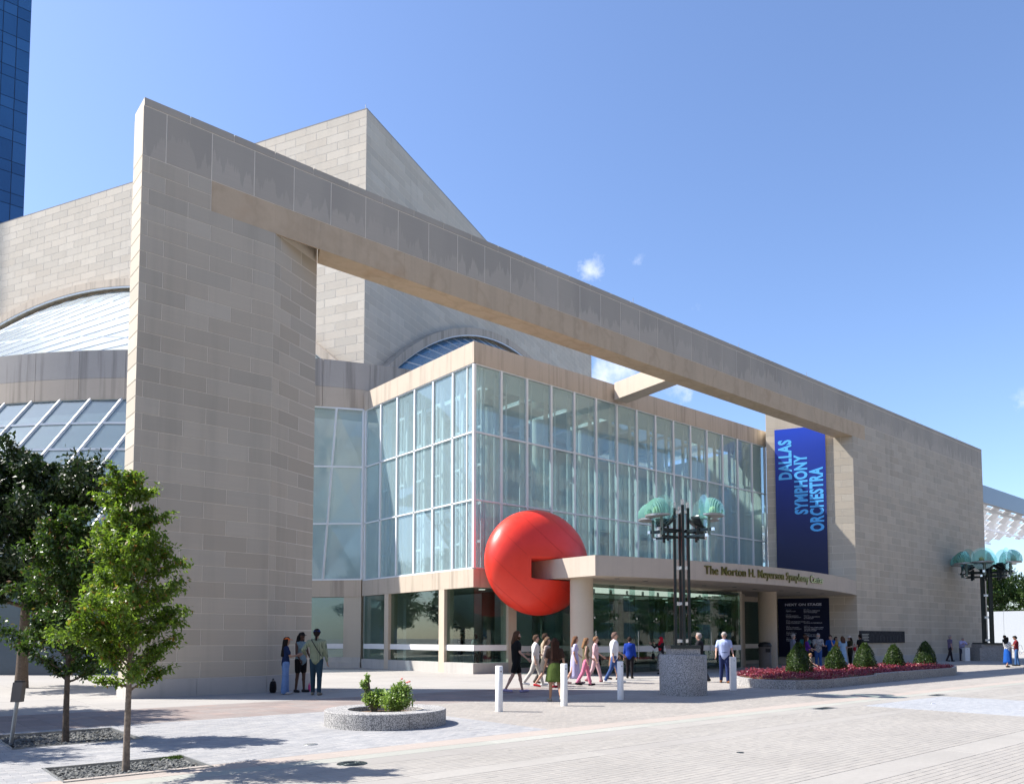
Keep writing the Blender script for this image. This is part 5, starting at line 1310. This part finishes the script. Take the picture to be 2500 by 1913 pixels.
    if hat:
        kind_, hcol = hat; G = MB()
        if kind_ == 'cap':
            ball_(G, sc(hd(-.012, 0, .062)), .106 * S, (1, .9, .72)); cone(G, hd(.09, -.035, .062), hd(.09, .035, .062), .05, .05, flat=(1, .16)) if False else rcone(G, sc(hd(.07, 0, .065)), sc(hd(.145, 0, .055)), .062 * S, .055 * S, 12, flat=(.16, 1.0))
            garment('cap', G, c_(hcol), .013)
        elif kind_ == 'brim':
            ball_(G, sc(hd(-.005, 0, .085)), .10 * S, (1, .92, .75)); me_ = MB(); p = sc(hd(0, 0, .065)); me_.lathe([(.09 * S, .012), (.19 * S, -.012), (.19 * S, -.02), (.09 * S, .0)], 24, 0, p); G.add(me_.v, me_.f)
            o = G.mesh('sun_hat', c_(hcol)); local(bpy.data.objects.new('sun_hat', o), t)
        elif kind_ == 'hijab':
            ball_(G, sc(hd(-.02, 0, .03)), .112 * S, (1, .95, 1.12)); cone(G, hd(-.03, 0, -.05), Nk + Vector((0, 0, -.1)), .1, .15); cone(G, Nk + Vector((.03, 0, -.05)), Nk + Vector((.06, 0, -.28)), .12, .10, flat=(.7, 1.2)); garment('headscarf', G, c_(hcol), .016)
    # ---- things held stay parts only when worn
    for ex in extras:
        if ex == 'strap':
            m = MB(); pts = [Vector((-.155, .15 - .3 * i / 12, 1.42 - .42 * i / 12)) if False else Vector((-.125 - .045 * math.sin(math.pi * i / 12), .12 - .27 * i / 12, 1.47 - .44 * i / 12)) for i in range(13)]; m.tube([sc(p) for p in pts], .011 * S, 6); local(bpy.data.objects.new('bag_strap', m.mesh('bag_strap', 'black_plastic')), t)
        if ex == 'sunglasses':
            m = MB(); rcone(m, sc(hd(.098, -.05, .018)), sc(hd(.098, .05, .018)), .018 * S, .018 * S, 8); local(bpy.data.objects.new('sunglasses', m.mesh('sunglasses', 'black_plastic')), t)
    t['_w'] = 0; del t['_w']
    hand = lambda sd: t.matrix_basis @ Vector(sc(J_['w' + sd] + J_['d' + sd] * .11))
    return t, hand
AW, TO, RT, LF = 49.6, 229.6, -40.4, 139.6      # away from / towards the camera, camera right / left
def bag(name, label, p, w, hh, d, col, strap=.3):
    t = thing(name, label, 'bag', (p.x, p.y, p.z - hh - strap * .5)); b = MB(); z0 = p.z - hh - strap * .5
    n = 14; vs = []
    for z_, f in ((0, .85), (.25, 1.05), (.7, 1.0), (1, .72)):
        vs += [(math.copysign(abs(math.cos(2 * math.pi * j / n)) ** .6, math.cos(2 * math.pi * j / n)) * w / 2 * f, math.copysign(abs(math.sin(2 * math.pi * j / n)) ** .6, math.sin(2 * math.pi * j / n)) * d / 2 * f, z_ * hh) for j in range(n)]
    b.add(vs, [(i * n + j, i * n + (j + 1) % n, (i + 1) * n + (j + 1) % n, (i + 1) * n + j) for i in range(3) for j in range(n)] + [tuple(range(n - 1, -1, -1)), tuple(range(3 * n, 4 * n))], 0, True)
    b.build('pouch', cloth(col), t, (p.x, p.y, z0), AZ)
    b = MB(); b.tube([(-w * .35, 0, hh * .95), (-w * .2, 0, hh + strap * .35), (0, 0, hh + strap * .5), (w * .2, 0, hh + strap * .35), (w * .35, 0, hh * .95)], .012, 6); b.build('strap', cloth(col), t, (p.x, p.y, z0), AZ); return t
g1 = 'group talking by the pylon'
person('woman in orange cap, navy tee and pale wide jeans by the pylon', 9.49, 21.08, RT + 25, 1.60, True, (4, 2, -3, 2), (20, 6, 75), (22, 6, 80), top=(.014, .028, .085), bottom='wide', bcol=(.17, .28, .52), shoe=(.5, .48, .45), hair=('long', (.015, .012, .01)), hat=('cap', (.72, .16, .04)), skin=1, group=g1)
person('woman in black cap, grey sleeveless top and black shorts by the pylon', 10.20, 21.6, RT - 35, 1.74, True, (3, 2, -5, 3), (12, 8, 25), (10, 8, 30), top=(.20, .27, .29), sleeve='none', bottom='shorts', bcol=(.012, .011, .012), shoe=(.04, .04, .045), hair=('mid', (.012, .01, .01)), hat=('cap', (.025, .022, .022)), skin=3, group=g1, hips=1.12)
person('person in blue cap and green checked shirt with hand on hip, seen from behind', 10.02, 20.24, AW + 6, 1.83, False, (6, 2, -6, 3), (-22, 32, 80), (0, 10, 12), top=check((.36, .40, .27), (.055, .085, .05), 30), sleeve='long', bottom='trousers', bcol=(.028, .058, .082), shoe=(.22, .19, .15), hair=('tail', (.02, .014, .012)), hat=('cap', (.015, .055, .22)), skin=1, extras=('strap', 'x'), group=g1)
m = MB(); m.lathe([(.036, 0), (.038, .02), (.038, .17), (.024, .2), (.02, .21)], 14); bt = thing('water_bottle', 'pink water bottle standing on the paving by the pylon', 'bottle', (10.55, 21.75, 0)); m.build('bottle_body', cloth((.75, .10, .28), .4), bt, (10.55, 21.75, 0))
m = MB(); m.lathe([(.026, .205), (.026, .245), (0, .25)], 12); m.build('lid', cloth((.8, .3, .42), .4), bt, (10.55, 21.75, 0))
bag('backpack', 'black backpack left against the pylon plinth', Vector((9.42, 21.75, .42)), .26, .32, .16, (.012, .012, .014), .16)
g2 = 'people walking past the entrance'
person('bearded walker in black shirt and long black shorts, bright trainers', 14.91, 17.33, RT + 10, 1.80, False, (16, 6, -16, 12), (12, 8, 70), (15, 10, 35), top=(.010, .010, .011), bottom='shorts', bcol=(.010, .010, .011), shoe=(.35, .30, .45), hair=('mid', (.09, .045, .025)), beard=(.08, .04, .02), skin=0, group=g2, bulk=1.12)
person('walker in white shirt and pale trousers', 17.45, 19.3, RT + 5, 1.72, False, (20, 5, -20, 16), (18, 8, 45), (-18, 8, 30), top=(.70, .68, .64), sleeve='rolled', bottom='trousers', bcol=(.50, .48, .44), shoe=(.7, .7, .68), hair=('short', (.10, .06, .04)), skin=0, group=g2)
person('woman in striped blouse, dark skirt and red flats', 17.12, 18.39, RT - 10, 1.63, True, (18, 4, -18, 18), (16, 8, 50), (-14, 8, 30), top=check((.45, .38, .33), (.24, .16, .14), 22), sleeve='rolled', bottom='skirt', bcol=(.075, .068, .062), shoe=(.42, .02, .03), hair=('mid', (.16, .10, .06)), skin=0, group=g2)
person('woman with long brown hair in a green skirt, seen from behind', 13.56, 14.27, AW + 8, 1.60, True, (14, 4, -12, 26), (10, 12, 12), (-10, 12, 14), top=(.045, .026, .02), bottom='skirt', bcol=(.085, .125, .03), shoe=(.32, .29, .24), hair=('long', (.035, .016, .011)), skin=1, extras=('heels',), group=g2, hips=1.08)
person('woman in a lavender dress', 19.2, 19.2, RT + 4, 1.66, True, (16, 4, -16, 15), (14, 8, 40), (-14, 8, 30), top=(.48, .46, .66), bottom='long', bcol=(.46, .45, .66), shoe=(.35, .26, .25), hair=('mid', (.16, .08, .045)), skin=0, group=g2)
person('woman in olive vest and pink trousers with a black shoulder bag', 18.84, 18.33, RT + 8, 1.60, True, (15, 4, -17, 14), (12, 8, 45), (-12, 8, 30), top=(.13, .115, .065), sleeve='none', bottom='trousers', bcol=(.72, .22, .34), shoe=(.02, .018, .018), hair=('mid', (.22, .12, .06)), skin=0, group=g2)
person('woman in a dusty pink tunic outfit', 20.65, 19.6, RT - 6, 1.66, True, (17, 4, -15, 16), (14, 8, 40), (-10, 8, 26), top=(.58, .38, .40), sleeve='rolled', bottom='trousers', bcol=(.56, .36, .38), shoe=(.32, .10, .12), hair=('short', (.24, .13, .07)), skin=0, group=g2)
person('man in a loose white shirt, blue jeans and white shoes', 20.62, 18.66, RT - 8, 1.80, False, (16, 5, -14, 14), (14, 8, 40), (-12, 8, 20), top=(.74, .75, .80), sleeve='rolled', bottom='trousers', bcol=(.05, .095, .25), shoe=(.75, .75, .74), hair=('short', (.17, .11, .09)), skin=0, group=g2, bulk=1.15)
person('person in bright blue jacket and black trousers, seen from behind', 23.58, 20.52, AW - 12, 1.62, True, (4, 2, -6, 4), (0, 10, 14), (2, 10, 14), top=(.012, .045, .30), sleeve='long', bottom='trousers', bcol=(.014, .012, .014), shoe=(.014, .012, .012), hair=('short', (.03, .018, .014)), skin=1, group=g2, bulk=1.15, hips=1.1)
_, hnd = person('woman in a red headscarf and black sleeves raising a phone', 27.28, 21.92, LF + 25, 1.62, True, (3, 2, -3, 2), (62, 10, 62), (55, 8, 70), head=(0, -12), top=(.016, .014, .016), sleeve='long', bottom='long', bcol=spots((.5, .5, .48), (.02, .02, .02), 40), shoe=(.03, .03, .03), hair=('none', (.02, .02, .02)), hat=('hijab', (.45, .012, .03)), skin=0, group=g2)
p = hnd('L'); m = MB(); m.box(-.038, .038, -.006, .006, -.02, .13); tag(m.build('phone', 'black_plastic', None, p, AZ + .4), 'black phone held up by the woman in the red headscarf', 'phone')
bag('handbag', 'black handbag hanging beside the woman in the red headscarf', Vector((26.95, 22.1, 1.05)), .28, .24, .12, (.012, .012, .013), .3)
person('man in black tee partly behind the granite drum', 23.6, 17.2, LF - 20, 1.78, False, (14, 4, -14, 12), (14, 8, 30), (-10, 8, 20), top=(.014, .014, .018), bottom='trousers', bcol=(.05, .05, .06), hair=('short', (.30, .27, .25)), skin=0, group=g2, bulk=1.1)
person('grey-haired man in pale blue shirt and navy trousers looking down', 23.8, 16.29, TO - 8, 1.80, False, (10, 3, -10, 6), (6, 14, 24), (8, 16, 30), head=(0, 28), top=(.42, .50, .76), bottom='trousers', bcol=(.022, .035, .11), shoe=(.16, .07, .03), hair=('short', (.33, .30, .28)), skin=0, group=g2, bulk=1.18)
person('man in a beige jacket behind the walking group', 18.6, 20.1, RT + 3, 1.76, False, (17, 5, -16, 14), (14, 8, 30), (-14, 8, 25), top=(.36, .30, .22), sleeve='long', bottom='trousers', bcol=(.10, .09, .08), shoe=(.08, .05, .03), hair=('short', (.05, .03, .02)), skin=1, group=g2)
person('woman in a cream top and brown skirt near the blue jacket', 22.3, 20.2, RT + 14, 1.64, True, (15, 4, -15, 15), (14, 8, 35), (-12, 8, 25), top=(.62, .56, .46), sleeve='rolled', bottom='skirt', bcol=(.22, .13, .08), shoe=(.10, .06, .05), hair=('mid', (.06, .03, .02)), skin=0, group=g2)
g3 = 'group waiting behind the flower bed'
person('balding man in a grey tee looking at the poster', 35.9, 20.55, RT - 12, 1.76, False, (3, 2, -3, 2), (12, 8, 40), (10, 8, 35), top=(.19, .20, .26), bottom='trousers', bcol=(.06, .07, .10), hair=('short', (.30, .27, .25)), skin=0, group=g3, bulk=1.12)
person('woman in purple top and sunglasses with very long brown hair', 36.9, 20.4, RT - 4, 1.66, True, (3, 2, -3, 2), (12, 10, 50), (16, 10, 55), top=(.11, .025, .24), sleeve='rolled', bottom='trousers', bcol=(.02, .02, .025), hair=('long', (.085, .035, .018)), skin=0, extras=('sunglasses', 'x'), group=g3)
person('bearded man in a patterned grey shirt and blue jeans, hands clasped', 37.9, 20.3, TO - 14, 1.80, False, (4, 2, -4, 2), (22, 4, 78), (22, 4, 78), head=(-30, 0), top=spots((.50, .48, .45), (.10, .10, .11), 34), sleeve='rolled', bottom='trousers', bcol=(.05, .115, .32), hair=('short', (.27, .26, .26)), beard=(.36, .34, .33), skin=0, group=g3)
person('dark-haired man in bright blue tee with a hand to his chin', 39.4, 20.4, LF + 40, 1.72, False, (3, 2, -3, 2), (38, 2, 135), (18, 6, 80), top=(.012, .09, .36), bottom='trousers', bcol=(.06, .06, .07), hair=('short', (.012, .011, .011)), skin=0, group=g3)
person('woman in a long pale blue dress, seen from behind', 40.3, 20.2, AW, 1.66, True, (3, 2, -3, 2), (5, 8, 30), (5, 8, 30), top=(.34, .50, .66), sleeve='short', bottom='long', bcol=(.34, .50, .66), hair=('mid', (.10, .05, .03)), skin=0, group=g3)
_, hnd = person('woman in a sun hat and olive top with a red shoulder bag', 41.1, 20.2, LF + 10, 1.68, True, (3, 2, -3, 2), (12, 8, 70), (8, 8, 30), top=(.055, .05, .022), bottom='trousers', bcol=(.02, .018, .018), hair=('mid', (.03, .02, .016)), hat=('brim', (.55, .47, .40)), skin=0, group=g3)
bag('shoulder_bag', 'small red shoulder bag carried by the woman in the sun hat', Vector((41.05, 19.93, 1.28)), .26, .2, .1, (.40, .02, .03), .34)
person('man in a black tee turned away at the end of the waiting group', 42.1, 20.1, AW + 30, 1.76, False, (3, 2, -3, 2), (6, 10, 20), (6, 10, 20), top=(.013, .013, .014), bottom='trousers', bcol=(.05, .06, .08), hair=('short', (.02, .014, .012)), skin=1, group=g3)
person('fair-haired child sitting on the planter edge among the red flowers', 30.6, 16.75, TO + 60, 1.15, False, (78, 70, 74, 72), (20, 10, 30), (25, 10, 35), top=(.42, .36, .26), bottom='shorts', bcol=(.2, .18, .15), hair=('short', (.30, .18, .09)), skin=0, group=g3, z=.0, seated=True)
person('man in a teal tee behind the waiting group', 38.6, 21.4, LF + 60, 1.78, False, (3, 2, -3, 2), (8, 8, 25), (8, 8, 30), top=(.03, .16, .17), bottom='trousers', bcol=(.08, .08, .09), hair=('short', (.03, .02, .015)), skin=2, group=g3)
person('woman in a mustard top behind the waiting group', 41.7, 21.3, TO + 20, 1.64, True, (3, 2, -3, 2), (10, 8, 50), (10, 8, 40), top=(.40, .25, .05), bottom='trousers', bcol=(.05, .05, .07), hair=('long', (.02, .014, .012)), skin=1, group=g3)
g4 = 'people by the end wall'
person('man in a mauve shirt and dark trousers by the end wall', 56.8, 21.0, RT, 1.78, False, (14, 5, -14, 12), (12, 8, 30), (-10, 8, 20), top=(.17, .14, .24), bottom='trousers', bcol=(.03, .025, .03), hair=('short', (.35, .3, .27)), skin=0, group=g4)
person('person in a pale lavender shirt behind the far square bollard', 59.4, 21.2, TO, 1.62, False, (3, 2, -3, 2), (30, 8, 60), (30, 8, 60), lean=14, top=(.46, .44, .70), sleeve='rolled', bottom='trousers', bcol=(.06, .06, .08), hair=('short', (.4, .36, .33)), skin=0, group=g4, bulk=1.25)
person('person in a dark teal shirt behind the square granite block', 64.2, 20.0, LF, 1.78, False, (12, 4, -12, 10), (12, 8, 30), (-8, 8, 20), top=(.06, .085, .10), bottom='trousers', bcol=(.04, .04, .05), hair=('short', (.012, .011, .01)), skin=2, group=g4)
person('woman in white patterned blouse and long blue skirt with dark curly hair', 48.04, 14.88, RT + 20, 1.62, True, (10, 4, -8, 8), (14, 6, 70), (14, 6, 70), top=spots((.70, .70, .70), (.16, .18, .22), 26), bottom='long', bcol=(.012, .085, .36), shoe=(.02, .02, .02), hair=('mid', (.012, .011, .01)), skin=1, group=g4)
person('person in a dark red top and jeans looking at a phone', 50.9, 15.3, LF - 25, 1.70, False, (6, 3, -6, 4), (28, 4, 85), (28, 4, 85), head=(0, 25), top=(.16, .018, .026), bottom='trousers', bcol=(.05, .12, .28), hair=('short', (.012, .011, .01)), skin=1, group=g4)
g5 = 'visitors inside the glass foyer'
for x, y, f, tp_, lb, fem in [(22.6, 29.2, 100, (.35, .42, .38), 'visitor in pale green shirt inside the corner window', False), (23.4, 31.5, -60, (.02, .02, .025), 'visitor in black inside the foyer near the stair', False), (24.6, 31.0, 150, (.5, .5, .5), 'visitor in light grey shirt inside the foyer near the stair', True), (23.0, 32.6, 30, (.03, .03, .04), 'second dark-clothed visitor deep inside the foyer', True)]:
    person(lb, x, y, f, 1.7, fem, (3, 2, -3, 2), (10, 8, 60), (10, 8, 40), top=tp_, bottom='trousers', bcol=(.04, .05, .08), skin=1, group=g5, z=.05)
run_jobs()
